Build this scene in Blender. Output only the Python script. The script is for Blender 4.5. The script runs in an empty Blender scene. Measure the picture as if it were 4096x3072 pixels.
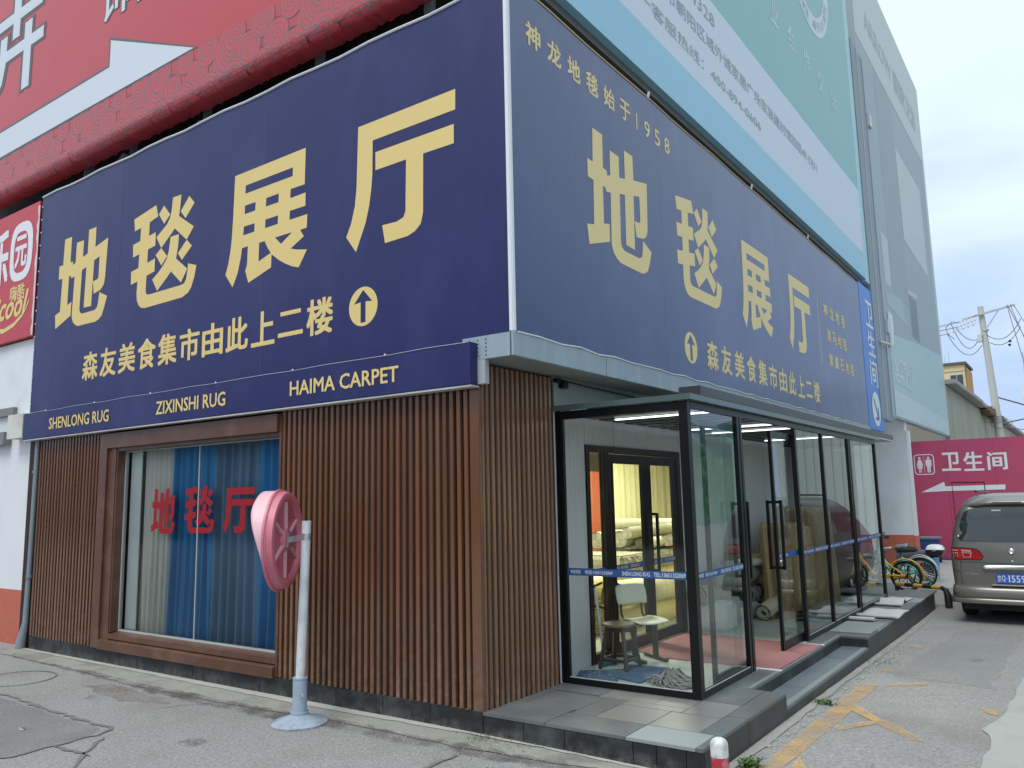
import bpy, bmesh, math, random
from mathutils import Vector, Matrix, noise as mnoise
random.seed(7)
sc=bpy.context.scene; COL=sc.collection
R=math.radians
# ---------------- camera, world, sun, exposure ----------------
cam=bpy.data.cameras.new('camera'); camo=bpy.data.objects.new('camera',cam); COL.objects.link(camo)
cam.sensor_width=36; cam.lens=28.3695; cam.clip_start=.05; cam.clip_end=2000
rx=Vector((0.8154906,0.57839364,-0.02087785)); dn=Vector((-0.09824762,0.10279211,-0.98983897)); fw=Vector((-0.57037048,0.80925557,0.1406518))
camo.matrix_world=Matrix(((rx.x,-dn.x,-fw.x,4.2211),(rx.y,-dn.y,-fw.y,-5.4914),(rx.z,-dn.z,-fw.z,1.9),(0,0,0,1)))
sc.camera=camo
SUN_EL,SUN_AZ=R(60),R(182)          # sun high behind thin cloud, in front of the left facade
w=bpy.data.worlds.new('World'); sc.world=w; w.use_nodes=True
nt=w.node_tree; N=nt.nodes; L=nt.links; N.clear()
out=N.new('ShaderNodeOutputWorld'); bg=N.new('ShaderNodeBackground'); bg.inputs[1].default_value=.1
sky=N.new('ShaderNodeTexSky'); sky.sky_type='NISHITA'; sky.sun_disc=False; sky.sun_elevation=SUN_EL; sky.sun_rotation=SUN_AZ; sky.air_density=1.0; sky.dust_density=2.0
tc=N.new('ShaderNodeTexCoord'); mp=N.new('ShaderNodeMapping'); mp.inputs['Scale'].default_value=(.8,1.1,3.2); mp.inputs['Location'].default_value=(.35,.2,.1)
nz=N.new('ShaderNodeTexNoise'); nz.inputs['Scale'].default_value=1.7; nz.inputs['Detail'].default_value=5; nz.inputs['Roughness'].default_value=.5; nz.inputs['Distortion'].default_value=.4
cr=N.new('ShaderNodeValToRGB'); e=cr.color_ramp.elements
e[0].position=.36; e[0].color=(.40,.52,.76,1); e[1].position=.66; e[1].color=(.70,.82,.88,1)
mul=N.new('ShaderNodeVectorMath'); mul.operation='SCALE'; mul.inputs['Scale'].default_value=8.2
mx=N.new('ShaderNodeMix'); mx.data_type='RGBA'; mx.inputs['Factor'].default_value=.9
L.new(tc.outputs['Generated'],mp.inputs['Vector']); L.new(mp.outputs[0],nz.inputs['Vector']); 
sx_=N.new('ShaderNodeSeparateXYZ'); el=N.new('ShaderNodeMapRange'); el.inputs[1].default_value=0; el.inputs[2].default_value=.55; el.inputs[3].default_value=-.20; el.inputs[4].default_value=.20; ad=N.new('ShaderNodeMath')
L.new(tc.outputs['Generated'],sx_.inputs[0]); L.new(sx_.outputs['Z'],el.inputs[0]); L.new(el.outputs[0],ad.inputs[1]); L.new(nz.outputs['Fac'],ad.inputs[0]); L.new(ad.outputs[0],cr.inputs[0])
zb=N.new('ShaderNodeMapRange'); zb.inputs[1].default_value=.55; zb.inputs[2].default_value=.95; zb.inputs[3].default_value=8.2; zb.inputs[4].default_value=12.5; L.new(sx_.outputs['Z'],zb.inputs[0]); L.new(zb.outputs[0],mul.inputs['Scale'])
L.new(cr.outputs[0],mul.inputs[0]); L.new(sky.outputs[0],mx.inputs[6]); L.new(mul.outputs[0],mx.inputs[7]); L.new(mx.outputs[2],bg.inputs[0]); L.new(bg.outputs[0],out.inputs[0])
sl=bpy.data.lights.new('sun','SUN'); sl.energy=1.1; sl.angle=R(25); sl.color=(1,.97,.92)
so=bpy.data.objects.new('sun',sl); COL.objects.link(so)
# sky sun_rotation is clockwise from +Y
sd=Vector((math.sin(SUN_AZ)*math.cos(SUN_EL),math.cos(SUN_AZ)*math.cos(SUN_EL),math.sin(SUN_EL)))
so.rotation_euler=(-sd).to_track_quat('-Z','Y').to_euler()
sc.view_settings.view_transform='Standard'; sc.view_settings.look='None'; sc.view_settings.gamma=1; sc.view_settings.use_curve_mapping=False
sc.view_settings.exposure=.72
sc.cycles.max_bounces=10; sc.cycles.transparent_max_bounces=24; sc.cycles.use_denoising=True; sc.cycles.sample_clamp_indirect=6

# ---------------- materials ----------------
def s2l(c): return c/12.92 if c<=.04045 else ((c+.055)/1.055)**2.4
def hx(h): return tuple(s2l(int(h[i:i+2],16)/255) for i in (0,2,4))+(1,)
MATS={}
def mat(name,col,rough=.6,metal=0,spec=.5,var=0,vscale=3,bump=0,bscale=20,stain=None,stain_scale=1.2,stain_amt=.5,stretch=None,emis=0,fine=0,fscale=180,speck=0,orand=0,dust=None):
    if name in MATS: return MATS[name]
    m=bpy.data.materials.new(name); m.use_nodes=True; MATS[name]=m
    nt=m.node_tree; N=nt.nodes; L=nt.links; b=N['Principled BSDF']
    c=hx(col) if isinstance(col,str) else tuple(col)+(1,)
    b.inputs['Base Color'].default_value=c; b.inputs['Roughness'].default_value=rough; b.inputs['Metallic'].default_value=metal; b.inputs['Specular IOR Level'].default_value=spec
    tc=N.new('ShaderNodeTexCoord'); v=tc.outputs['Object']
    if stretch:
        mp=N.new('ShaderNodeMapping'); mp.inputs['Scale'].default_value=stretch; L.new(v,mp.inputs[0]); v=mp.outputs[0]
    cur=None
    def nzf(s,d=5,r=.6):
        n=N.new('ShaderNodeTexNoise'); n.inputs['Scale'].default_value=s; n.inputs['Detail'].default_value=d; n.inputs['Roughness'].default_value=r; L.new(v,n.inputs['Vector']); return n.outputs['Fac']
    if var or fine:
        mm=N.new('ShaderNodeMath'); mm.operation='MULTIPLY_ADD'; mm.inputs[1].default_value=2*var; mm.inputs[2].default_value=1-var
        L.new(nzf(vscale),mm.inputs[0]); f=mm.outputs[0]
        if fine:
            m2=N.new('ShaderNodeMath'); m2.operation='MULTIPLY_ADD'; m2.inputs[1].default_value=2*fine; m2.inputs[2].default_value=1-fine
            L.new(nzf(fscale,2,.7),m2.inputs[0]); m3=N.new('ShaderNodeMath'); m3.operation='MULTIPLY'; L.new(f,m3.inputs[0]); L.new(m2.outputs[0],m3.inputs[1]); f=m3.outputs[0]
        sv=N.new('ShaderNodeVectorMath'); sv.operation='SCALE'; sv.inputs[0].default_value=c[:3]; L.new(f,sv.inputs['Scale']); cur=sv.outputs[0]
    if stain:
        rp=N.new('ShaderNodeMapRange'); rp.inputs[1].default_value=.48; rp.inputs[2].default_value=.72; rp.inputs[4].default_value=stain_amt; rp.clamp=True
        L.new(nzf(stain_scale,6,.65),rp.inputs[0])
        mi=N.new('ShaderNodeMix'); mi.data_type='RGBA'; mi.inputs[7].default_value=hx(stain); L.new(rp.outputs[0],mi.inputs['Factor'])
        if cur: L.new(cur,mi.inputs[6])
        else: mi.inputs[6].default_value=c
        cur=mi.outputs[2]
    if dust:
        sx=N.new('ShaderNodeSeparateXYZ'); L.new(tc.outputs['Object'],sx.inputs[0]); rz=N.new('ShaderNodeMapRange'); rz.inputs[1].default_value=dust[1]; rz.inputs[2].default_value=dust[0]; L.new(sx.outputs['Z'],rz.inputs[0])
        md_=N.new('ShaderNodeMath'); md_.operation='MULTIPLY'; rn=N.new('ShaderNodeMapRange'); rn.inputs[1].default_value=.42; rn.inputs[2].default_value=.68; rn.inputs[4].default_value=dust[3]
        dn_=N.new('ShaderNodeTexNoise'); dn_.inputs['Scale'].default_value=9; dn_.inputs['Detail'].default_value=6; dn_.inputs['Roughness'].default_value=.7; L.new(tc.outputs['Object'],dn_.inputs['Vector']); L.new(dn_.outputs['Fac'],rn.inputs[0]); L.new(rz.outputs[0],md_.inputs[0]); L.new(rn.outputs[0],md_.inputs[1])
        mi2=N.new('ShaderNodeMix'); mi2.data_type='RGBA'; mi2.inputs[7].default_value=hx(dust[2]); L.new(md_.outputs[0],mi2.inputs['Factor'])
        if cur: L.new(cur,mi2.inputs[6])
        else: mi2.inputs[6].default_value=c
        cur=mi2.outputs[2]
    if orand:
        oi=N.new('ShaderNodeObjectInfo'); mo=N.new('ShaderNodeMath'); mo.operation='MULTIPLY_ADD'; mo.inputs[1].default_value=2*orand; mo.inputs[2].default_value=1-orand; L.new(oi.outputs['Random'],mo.inputs[0])
        so_=N.new('ShaderNodeVectorMath'); so_.operation='SCALE'; L.new(cur,so_.inputs[0]); L.new(mo.outputs[0],so_.inputs['Scale']); cur=so_.outputs[0]
    if speck:
        vo=N.new('ShaderNodeTexVoronoi'); vo.inputs['Scale'].default_value=34; L.new(v,vo.inputs['Vector']); r2=N.new('ShaderNodeMapRange'); r2.inputs[1].default_value=.20; r2.inputs[2].default_value=.10; r2.inputs[3].default_value=0; r2.inputs[4].default_value=.55; L.new(vo.outputs['Distance'],r2.inputs[0])
        m4=N.new('ShaderNodeMix'); m4.data_type='RGBA'; m4.inputs[7].default_value=(.55,.54,.50,1); L.new(cur,m4.inputs[6]); L.new(r2.outputs[0],m4.inputs['Factor']); cur=m4.outputs[2]
    if cur: L.new(cur,b.inputs['Base Color'])
    if bump:
        bp=N.new('ShaderNodeBump'); bp.inputs['Strength'].default_value=bump; bp.inputs['Distance'].default_value=.02; L.new(nzf(bscale,4),bp.inputs['Height']); L.new(bp.outputs[0],b.inputs['Normal'])
    if emis:
        b.inputs['Emission Color'].default_value=c; b.inputs['Emission Strength'].default_value=emis
    return m
def glass(name,tint=(.93,.97,.95),ior=1.6,extra=0.0,rough=0,mul=1.0):
    m=bpy.data.materials.new(name); m.use_nodes=True; MATS[name]=m
    nt=m.node_tree; N=nt.nodes; L=nt.links; N.clear()
    o=N.new('ShaderNodeOutputMaterial'); t=N.new('ShaderNodeBsdfTransparent'); t.inputs[0].default_value=tint+(1,)
    g=N.new('ShaderNodeBsdfGlossy'); g.inputs['Roughness'].default_value=rough; g.inputs[0].default_value=(.95,1,.98,1)
    f=N.new('ShaderNodeFresnel'); f.inputs[0].default_value=ior
    a=N.new('ShaderNodeMath'); a.operation='ADD'; a.inputs[1].default_value=extra; a.use_clamp=True
    x=N.new('ShaderNodeMixShader'); m_=N.new('ShaderNodeMath'); m_.operation='MULTIPLY'; m_.inputs[1].default_value=mul; L.new(f.outputs[0],m_.inputs[0]); L.new(m_.outputs[0],a.inputs[0]); L.new(a.outputs[0],x.inputs[0]); L.new(t.outputs[0],x.inputs[1]); L.new(g.outputs[0],x.inputs[2]); L.new(x.outputs[0],o.inputs[0])
    return m

# ---------------- helpers ----------------
def tag(o,label=None,cat=None,group=None,kind=None):
    if label: o['label']=label
    if cat: o['category']=cat
    if group: o['group']=group
    if kind: o['kind']=kind
    return o
def thing(name,label,cat,loc=(0,0,0),group=None,rz=0):
    o=bpy.data.objects.new(name,None); COL.objects.link(o); o.location=loc; o.rotation_euler=(0,0,rz); o.empty_display_size=.1
    return tag(o,label,cat,group)
class MB:
    def __init__(s): s.bm=bmesh.new()
    def vs(s,ps): return [s.bm.verts.new(p) for p in ps]
    def face(s,ps):
        try: return s.bm.faces.new(s.vs(ps))
        except ValueError: return None
    def box(s,x0,x1,y0,y1,z0,z1):
        v=s.vs([(x,y,z) for z in (z0,z1) for y in (y0,y1) for x in (x0,x1)])
        for f in ((0,2,3,1),(4,5,7,6),(0,1,5,4),(2,6,7,3),(0,4,6,2),(1,3,7,5)): s.bm.faces.new([v[i] for i in f])
        return s
    def bbox(s,x0,x1,y0,y1,z0,z1,b=.01):   # bevelled box
        t=bmesh.new(); m=Matrix.Translation(((x0+x1)/2,(y0+y1)/2,(z0+z1)/2))@Matrix.Diagonal((x1-x0,y1-y0,z1-z0,1))
        bmesh.ops.create_cube(t,size=1,matrix=m); bmesh.ops.bevel(t,geom=t.edges[:],offset=b,segments=2,affect='EDGES')
        me=bpy.data.meshes.new('tmp'); t.to_mesh(me); t.free(); s.bm.from_mesh(me); bpy.data.meshes.remove(me); return s
    def obox(s,a,b,w,h,up=(0,0,1)):        # bar from a to b with rectangular section
        a=Vector(a);b=Vector(b);d=(b-a).normalized(); u=Vector(up); r=d.cross(u)
        if r.length<1e-4: r=d.cross(Vector((1,0,0)))
        r.normalize(); u=r.cross(d).normalized()
        v=s.vs([p+r*i*w/2+u*j*h/2 for p in (a,b) for j in (-1,1) for i in (-1,1)])
        for f in ((0,2,3,1),(4,5,7,6),(0,1,5,4),(2,6,7,3),(0,4,6,2),(1,3,7,5)): s.bm.faces.new([v[i] for i in f])
        return s
    def tube(s,pts,r,n=8,cap=True):
        pts=[Vector(p) for p in pts]; rs=r if isinstance(r,(list,tuple)) else [r]*len(pts); rings=[]; up=None
        for i,p in enumerate(pts):
            d=(pts[min(i+1,len(pts)-1)]-pts[max(i-1,0)]).normalized()
            if up is None: up=Vector((0,0,1)) if abs(d.z)<.9 else Vector((1,0,0))
            a=d.cross(up).normalized(); up=a.cross(d).normalized()
            rings.append(s.vs([p+(a*math.cos(2*math.pi*k/n)+up*math.sin(2*math.pi*k/n))*rs[i] for k in range(n)]))
        for A,B in zip(rings,rings[1:]):
            for k in range(n): s.bm.faces.new((A[k],A[(k+1)%n],B[(k+1)%n],B[k]))
        if cap: s.bm.faces.new(rings[0][::-1]); s.bm.faces.new(rings[-1])
        return s
    def lathe(s,prof,c=(0,0,0),n=32,M=None):
        c=Vector(c); rings=[]
        for r,z in prof:
            ps=[Vector((r*math.cos(2*math.pi*k/n),r*math.sin(2*math.pi*k/n),z)) for k in range(n)]
            if M: ps=[M@p for p in ps]
            rings.append(s.vs([p+c for p in ps]))
        for A,B in zip(rings,rings[1:]):
            for k in range(n): s.bm.faces.new((A[k],A[(k+1)%n],B[(k+1)%n],B[k]))
        s.bm.faces.new(rings[0][::-1]); s.bm.faces.new(rings[-1]); return s
    def poly3(s,outers,f,holes=()):       # filled 2D outline with holes, mapped to 3D by f(u,v)
        edges=[]
        for p in list(outers)+list(holes):
            v=s.vs([f(*q) for q in p]); edges+=[s.bm.edges.new((v[i],v[(i+1)%len(v)])) for i in range(len(v))]
        bmesh.ops.triangle_fill(s.bm,use_beauty=True,edges=edges); return s
    def extr(s,p,f,d,holes=()):           # prism: outline f(u,v) pushed by vector d
        d=Vector(d); g=lambda u,v:Vector(f(u,v))+d
        s.poly3([p],f,holes); s.poly3([p],g,holes)
        for q in [p]+list(holes):
            for i in range(len(q)):
                a,b=q[i],q[(i+1)%len(q)]; s.face([f(*a),f(*b),g(*b),g(*a)])
        return s
    def grid(s,f,nu,nv,wrap=False):
        V=[[s.bm.verts.new(f(i/(nu if not wrap else nu),j/nv)) for j in range(nv+1)] for i in range(nu+(0 if wrap else 1))]
        for i in range(nu):
            A=V[i]; B=V[(i+1)%len(V)]
            for j in range(nv): s.bm.faces.new((A[j],B[j],B[j+1],A[j+1]))
        return s
    def build(s,name,m,parent=None,smooth=False,local=False,label=None,fixn=True):
        if fixn:
            bmesh.ops.remove_doubles(s.bm,verts=s.bm.verts,dist=1e-5) if smooth else None
            bmesh.ops.recalc_face_normals(s.bm,faces=s.bm.faces)
        me=bpy.data.meshes.new(name); s.bm.to_mesh(me); s.bm.free()
        if smooth:
            for p in me.polygons: p.use_smooth=True
            if smooth!=2: me.set_sharp_from_angle(angle=R(40))
        me.materials.append(m); o=bpy.data.objects.new(name,me); COL.objects.link(o)
        if parent is not None:
            o.parent=parent
            if not local: o.location=-world_loc(parent)
        if label: o['label']=label
        return o
def world_loc(p):
    v=Vector(p.location)
    while p.parent: p=p.parent; v+=Vector(p.location)
    return v
def fA(off=0): return lambda u,v:(u,-off,v)         # left facade plane
def fB(off=0,x=.38): return lambda u,v:(x+off,u,v)  # right facade plane
def text_mesh(txt,bold=0,spacing=1.0,shear=0):
    cu=bpy.data.curves.new('t','FONT'); cu.body=txt; cu.offset=bold; cu.resolution_u=2; cu.space_character=spacing; cu.shear=shear
    o=bpy.data.objects.new('t',cu); COL.objects.link(o); dg=bpy.context.evaluated_depsgraph_get(); dg.update()
    me=bpy.data.meshes.new_from_object(o.evaluated_get(dg)); bpy.data.objects.remove(o); bpy.data.curves.remove(cu); return me
def lettering(txt,f,u0,u1,v0,v1,m,parent,bold=.02,spacing=1.0,name='lettering',flip=False,shear=0,label=None):
    tm=text_mesh(txt,0,spacing,shear); bd=bold*.8; xs=[v.co.x for v in tm.vertices]; ys=[v.co.y for v in tm.vertices]
    a,b,c,d=min(xs)-bd,max(xs)+bd,min(ys)-bd,max(ys)+bd; V=[];F=[]; e0=Vector(f(0,0)); nrm=(Vector(f(1,0))-e0).cross(Vector(f(0,1))-e0).normalized()
    for k,(sx,sy) in enumerate([(0,0)] if bd<.004 else [(-1,-.7),(1,-.7),(-1,.7),(1,.7)]):      # heavier strokes: prints laid a hair apart
        o0=len(V)
        for v in tm.vertices:
            p=(v.co.x+sx*bd-a)/(b-a); q=(v.co.y+sy*bd-c)/(d-c)
            if flip: p=1-p
            V.append(Vector(f(u0+(u1-u0)*p,v0+(v1-v0)*q))+nrm*.0003*k)
        F+=[tuple(i+o0 for i in pl.vertices) for pl in tm.polygons]
    bpy.data.meshes.remove(tm); me=bpy.data.meshes.new(name); me.from_pydata(V,[],F)
    me.materials.append(m)
    o=bpy.data.objects.new(name,me); COL.objects.link(o)
    if parent is not None: o.parent=parent; o.location=-world_loc(parent)
    if label: o['label']=label
    return o
def sm(t): t=max(0,min(1,t)); return t*t*(3-2*t)
def gh(x,y): return -.03*sm(x/2)-.07*sm(y/9)
# ---------------- shared materials ----------------
M=dict(
 asphalt=mat('asphalt',(.275,.264,.254),.9,var=.16,vscale=.6,fine=.75,fscale=42,bump=.4,bscale=120,stain='746c68',stain_scale=.7,stain_amt=.6,speck=1),
 concrete=mat('concrete',(.36,.36,.335),.9,var=.12,vscale=2,bump=.3,bscale=60,fine=.12,fscale=90,stain='8a8577',stain_scale=2),
 crack=mat('crack_filler',(.165,.16,.155),.85,fine=.3,fscale=120),
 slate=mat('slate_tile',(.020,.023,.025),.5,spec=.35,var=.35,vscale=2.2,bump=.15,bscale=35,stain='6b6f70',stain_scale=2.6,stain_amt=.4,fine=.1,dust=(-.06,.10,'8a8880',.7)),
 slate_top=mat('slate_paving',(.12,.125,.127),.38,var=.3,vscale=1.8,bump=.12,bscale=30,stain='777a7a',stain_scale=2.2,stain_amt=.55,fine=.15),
 slate_pale=mat('pale_slate_paving',(.27,.295,.30),.5,var=.2,vscale=3,bump=.1,bscale=30),
 grout=mat('grout',(.30,.30,.285),.9,var=.2,vscale=8),
 slat=mat('brown_painted_slat',(.155,.068,.034),.17,spec=.85,orand=.18,dust=(.15,.95,'8c7868',.55),var=.22,vscale=1.3,stretch=(6,6,.6),bump=.05,bscale=8,stain='5a3a2a',stain_scale=1.6,stain_amt=.35),
 slat_back=mat('dark_brown_backing',(.022,.009,.006),.7,var=.2),
 slatb=mat('brown_slat_sky_lit',(.19,.105,.06),.2,spec=.7,orand=.14,dust=(.15,.6,'948674',.6),var=.2,vscale=1.2,stretch=(5,5,.8),stain='6b4a34',stain_scale=1.5,stain_amt=.3),  # right facade copy of the slats, beige sky reflection put into the colour
 frame_brown=mat('brown_trim_metal',(.105,.045,.026),.35,var=.25,vscale=2,stain='8a6e60',stain_scale=2.2,stain_amt=.35,bump=.04,bscale=20),
 navy=mat('navy_vinyl_banner',(.014,.015,.098),.40,spec=.4,stain='4a5080',stain_scale=1.1,stain_amt=.22,var=.12,vscale=1,bump=.24,bscale=1.1,stretch=(1,1,.5)),
 navyb=mat('navy_vinyl_glossy_sky_lit',(.030,.055,.155),.30,spec=.85,stain='6a78a0',stain_scale=.9,stain_amt=.25,var=.12,vscale=1,bump=.30,bscale=1.3,stretch=(1,1,.6)),  # glossier than the left banner, with sky reflection also lightening the base colour
 gold=mat('pale_gold_vinyl',(.72,.54,.20),.5,var=.04,vscale=2),
 goldb=mat('lighter_gold_vinyl',(.76,.60,.28),.5,var=.04,vscale=2),  # lighter gold for the right facade
 white=mat('white_paint',(.72,.74,.76),.6,var=.06,vscale=1.2,stain='a9adb0',stain_scale=1.1,stain_amt=.35),
 orange=mat('orange_red_paint',(.50,.13,.08),.65,dust=(-.08,.4,'6a5a50',.6),var=.1,vscale=2,stain='8f5a48',stain_scale=1.5,stain_amt=.3),
 strip=mat('white_trim_strip',(.7,.72,.74),.5),
 fascia=mat('grey_blue_metal_panel',(.27,.34,.375),.35,var=.12,vscale=2,stretch=(2,2,.3),stain='b8c8cc',stain_scale=3,stain_amt=.3),
 soffit=mat('grey_soffit',(.24,.25,.245),.7,var=.2,vscale=2),
 steel=mat('grey_painted_steel',(.22,.26,.29),.5,var=.12,vscale=1.5),
 void=mat('dark_void_wall',(.022,.012,.010),.9,var=.3),
 black=mat('black_aluminium',(.006,.0065,.007),.3,spec=.3),
 greypanel=mat('light_grey_wall_panel',(.62,.62,.625),.55,var=.03),
 chrome=mat('chrome',(.75,.75,.76),.18,metal=1),
 galv=mat('galvanised_steel',(.55,.56,.57),.4,metal=.7,var=.1),
 rubber=mat('black_rubber',(.012,.012,.012),.8),
 wallroom=mat('cream_interior_wall',(.75,.72,.55),.8),
)
GL=glass('clear_glass',(.95,.985,.97),1.5,.01,mul=1.2); GLW=glass('shop_window_glass',(.95,.98,.99),1.28,.0)
# ---------------- ground ----------------
def ground():
    xs=[-400,-150,-60,-30,-20]+[-15+i*.75 for i in range(41)]+[17,20,30,60,150,400]; ys=[-400,-150,-60,-30]+[-20+i*.75 for i in range(61)]+[30,40,60,100,200,400]
    b=MB(); V=[[b.bm.verts.new((x,y,gh(x,y)-.003)) for y in ys] for x in xs]
    for i in range(len(xs)-1):
        for j in range(len(ys)-1): b.bm.faces.new((V[i][j],V[i+1][j],V[i+1][j+1],V[i][j+1]))
    tag(b.build('ground',M['asphalt'],smooth=2),'grey weathered asphalt yard','ground',kind='structure')
ground()
def sheet(name,poly,m,dz,kind='structure',label=None,cat=None,sub=.25):
    b=MB(); b.poly3([poly],lambda u,v:(u,v,0))
    for _ in range(3):
        es=[e for e in b.bm.edges if e.calc_length()>sub]
        if es: bmesh.ops.subdivide_edges(b.bm,edges=es,cuts=1)
    bmesh.ops.triangulate(b.bm,faces=b.bm.faces)
    for v in b.bm.verts: v.co.z=gh(v.co.x,v.co.y)+dz
    return tag(b.build(name,m),label,cat,kind=kind)
def jag(pts,step=.12,amp=.02,closed=False):
    o=[]; n=len(pts)
    for i in range(n if closed else n-1):
        a=Vector(pts[i]); c=Vector(pts[(i+1)%n]); k=max(1,int((c-a).length/step)); d=(c-a).normalized(); q=Vector((-d.y,d.x))
        for j in range(k): o.append(tuple(a+(c-a)*j/k+q*random.uniform(-amp,amp)))
    if not closed: o.append(tuple(pts[-1]))
    return o
# concrete margin along the building foot
out_=jag([(-8.2,-.36),(-7.4,-.36),(-5.7,-.42),(-4.3,-.5),(-2.4,-.45),(-1.4,-.36),(-.74,-.37),(0,-.38),(.7,-.3),(1.5,-.16),(2.0,-.13)],.15,.02)
sheet('concrete_strip',[(-8.2,-.012)]+out_+[(2.05,-.012)],mat('kerb_concrete',(.30,.29,.265),.9,var=.25,vscale=3,bump=.4,bscale=50,fine=.2,fscale=90,stain='5e5a50',stain_scale=1.6,stain_amt=.7),.004)
sheet('concrete_strip',[(-8.1,-.012)]+jag([(-8.1,-.075),(-5,-.10),(-2.4,-.14),(-.6,-.09),(.6,-.05),(2.0,-.04)],.1,.012)+[(2.02,-.012)],mat('pale_mortar_edge',(.42,.40,.36),.9,var=.2,vscale=5,bump=.4,bscale=60),.009)
def worn(name,col,lo,hi,amax=.9,sc1=38,sc2=2.3,amin=.05):
    m=bpy.data.materials.new(name); m.use_nodes=True; n=m.node_tree; N=n.nodes; L=n.links; b=N['Principled BSDF']; b.inputs['Base Color'].default_value=col+(1,); b.inputs['Roughness'].default_value=.85
    t=N.new('ShaderNodeTexCoord'); z=N.new('ShaderNodeTexNoise'); z.inputs['Scale'].default_value=sc1; z.inputs['Detail'].default_value=6; z.inputs['Roughness'].default_value=.75
    z2=N.new('ShaderNodeTexNoise'); z2.inputs['Scale'].default_value=sc2; z2.inputs['Detail'].default_value=3; a=N.new('ShaderNodeMath'); a.operation='ADD'; r=N.new('ShaderNodeMapRange')
    r.inputs[1].default_value=lo; r.inputs[2].default_value=hi; r.inputs[3].default_value=amin; r.inputs[4].default_value=amax
    L.new(t.outputs['Object'],z.inputs[0]); L.new(t.outputs['Object'],z2.inputs[0]); L.new(z.outputs[0],a.inputs[0]); L.new(z2.outputs[0],a.inputs[1]); L.new(a.outputs[0],r.inputs[0]); L.new(r.outputs[0],b.inputs['Alpha']); return m
sheet('gravel_seam',jag([(-7.6,-.40),(-5.8,-.46),(-4.3,-.58),(-2.6,-.62),(-1.9,-.60),(-1.2,-.52),(-.5,-.55),(.5,-.46),(1.7,-.28),(1.7,-.18),(.5,-.30),(-.5,-.34),(-1.2,-.33),(-1.9,-.40),(-2.6,-.40),(-4.3,-.44),(-5.8,-.36)],.06,.03,True),worn('dark_gravelly_seam',(.11,.10,.09),.9,1.25,.85,55,2.5),.013)
sheet('asphalt_stain',jag([(-4.6,-.6),(-3.6,-.62),(-3.2,-.8),(-3.9,-.95),(-4.9,-.8)],.1,.05,True),worn('rusty_stain',(.20,.15,.11),.85,1.35,.5,12,2),.004)
sheet('concrete_strip',jag([(1.915,-.1),(1.97,-.12),(2.0,1.0),(1.99,2.5),(1.98,4.0),(2.0,6),(2.0,8.2),(1.96,10),(1.915,10)],.2,.015,True),mat('side_mortar_edge',(.30,.29,.27),.9,var=.3,vscale=4,bump=.5,bscale=40,fine=.4,fscale=60),.006)
# pale concrete apron on the right
ap=jag([(3.42,-8),(3.42,.3),(3.423,1.13),(3.40,1.54),(3.42,2.01),(3.33,2.32),(3.39,2.72),(3.43,3.12),(3.45,4),(3.46,5.04),(3.5,7.5),(3.55,8.6)],.16,.018)
sheet('concrete_apron',ap+[(3.55,20.6),(7,20.6),(7,-8)],M['concrete'],.004,sub=1.0)
sheet('concrete_apron',[(-.4,20.6),(-.4,15.6),(.4,13.8),(2.0,13.3),(3.5,13.0),(3.5,20.6)],mat('far_concrete',(.33,.32,.30),.9,var=.12,vscale=1,fine=.1),.003,sub=1.0)
# cracks (sealed, irregular) in the foreground
def ribbon(pts,w): 
    P=[Vector(p) for p in jag(pts,.07,.02)]; a=[];c=[]
    for i,p in enumerate(P):
        d=(P[min(i+1,len(P)-1)]-P[max(i-1,0)]).normalized(); q=Vector((-d.y,d.x)); t=w*random.uniform(.45,1.2)*(1 if 0<i<len(P)-1 else .3)
        a.append(tuple(p+q*t)); c.append(tuple(p-q*t))
    return a+c[::-1]
for pts,wd in (([(-7.2,-1.5),(-5.9,-1.42),(-5.25,-1.44),(-4.6,-1.47),(-4,-1.5),(-3.4,-1.53),(-2.95,-1.52),(-2.85,-1.56),(-2.8,-1.71),(-2.82,-1.86),(-2.80,-2.1),(-2.78,-2.3),(-2.83,-2.45),(-2.9,-2.9)],.024),
  ([(-2.78,-2.08),(-2.52,-2.03),(-2.38,-2.02),(-2.27,-2.04)],.02),([(-2.70,-1.71),(-2.59,-1.81),(-2.5,-1.9),(-2.38,-2.02),(-2.17,-2.17),(-2.08,-2.25),(-1.9,-2.5)],.02),
  ([(.10,-.42),(.16,-.62),(.13,-.85),(.2,-1.1),(.18,-1.5)],.022),([(-2.9,-.53),(-3.1,-.75),(-3.2,-1.0)],.006)):
    sheet('crack',ribbon(pts,wd),M['crack'],.004)
# manhole ring at far left
b=MB(); 
for k in range(40):
    a0,a1=2*math.pi*k/40,2*math.pi*(k+1)/40; c=(-5.9,-1.0)
    b.face([(c[0]+r*math.cos(a),c[1]+r*math.sin(a)*.9,.004) for r,a in ((.42,a0),(.42,a1),(.445,a1),(.445,a0))])
tag(b.build('crack',M['crack']),kind='structure')
sheet('asphalt_patch',jag([(-7,-1.56),(-5.25,-1.50),(-4,-1.55),(-3,-1.58),(-2.87,-1.7),(-2.86,-2.4),(-3.2,-3.2),(-7,-3.2)],.12,.02,True),worn('greenish_patch',(.22,.225,.215),.7,1.2,.45,45,1.5,.12),.003)
sheet('asphalt_patch',jag([(.3,-.75),(1.6,-.6),(2.7,-.9),(2.4,-2.2),(.6,-2.0)],.15,.04,True),worn('pale_worn_patch',(.36,.35,.33),.85,1.2,.6,45,2.5,.05),.003)
sheet('asphalt_patch',jag([(2.3,4.2),(3.2,4.0),(3.3,8.2),(2.5,8.0)],.2,.05,True),worn('dusty_patch',(.34,.335,.32),.8,1.2,.5,30,1.2,.05),.003)
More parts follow.
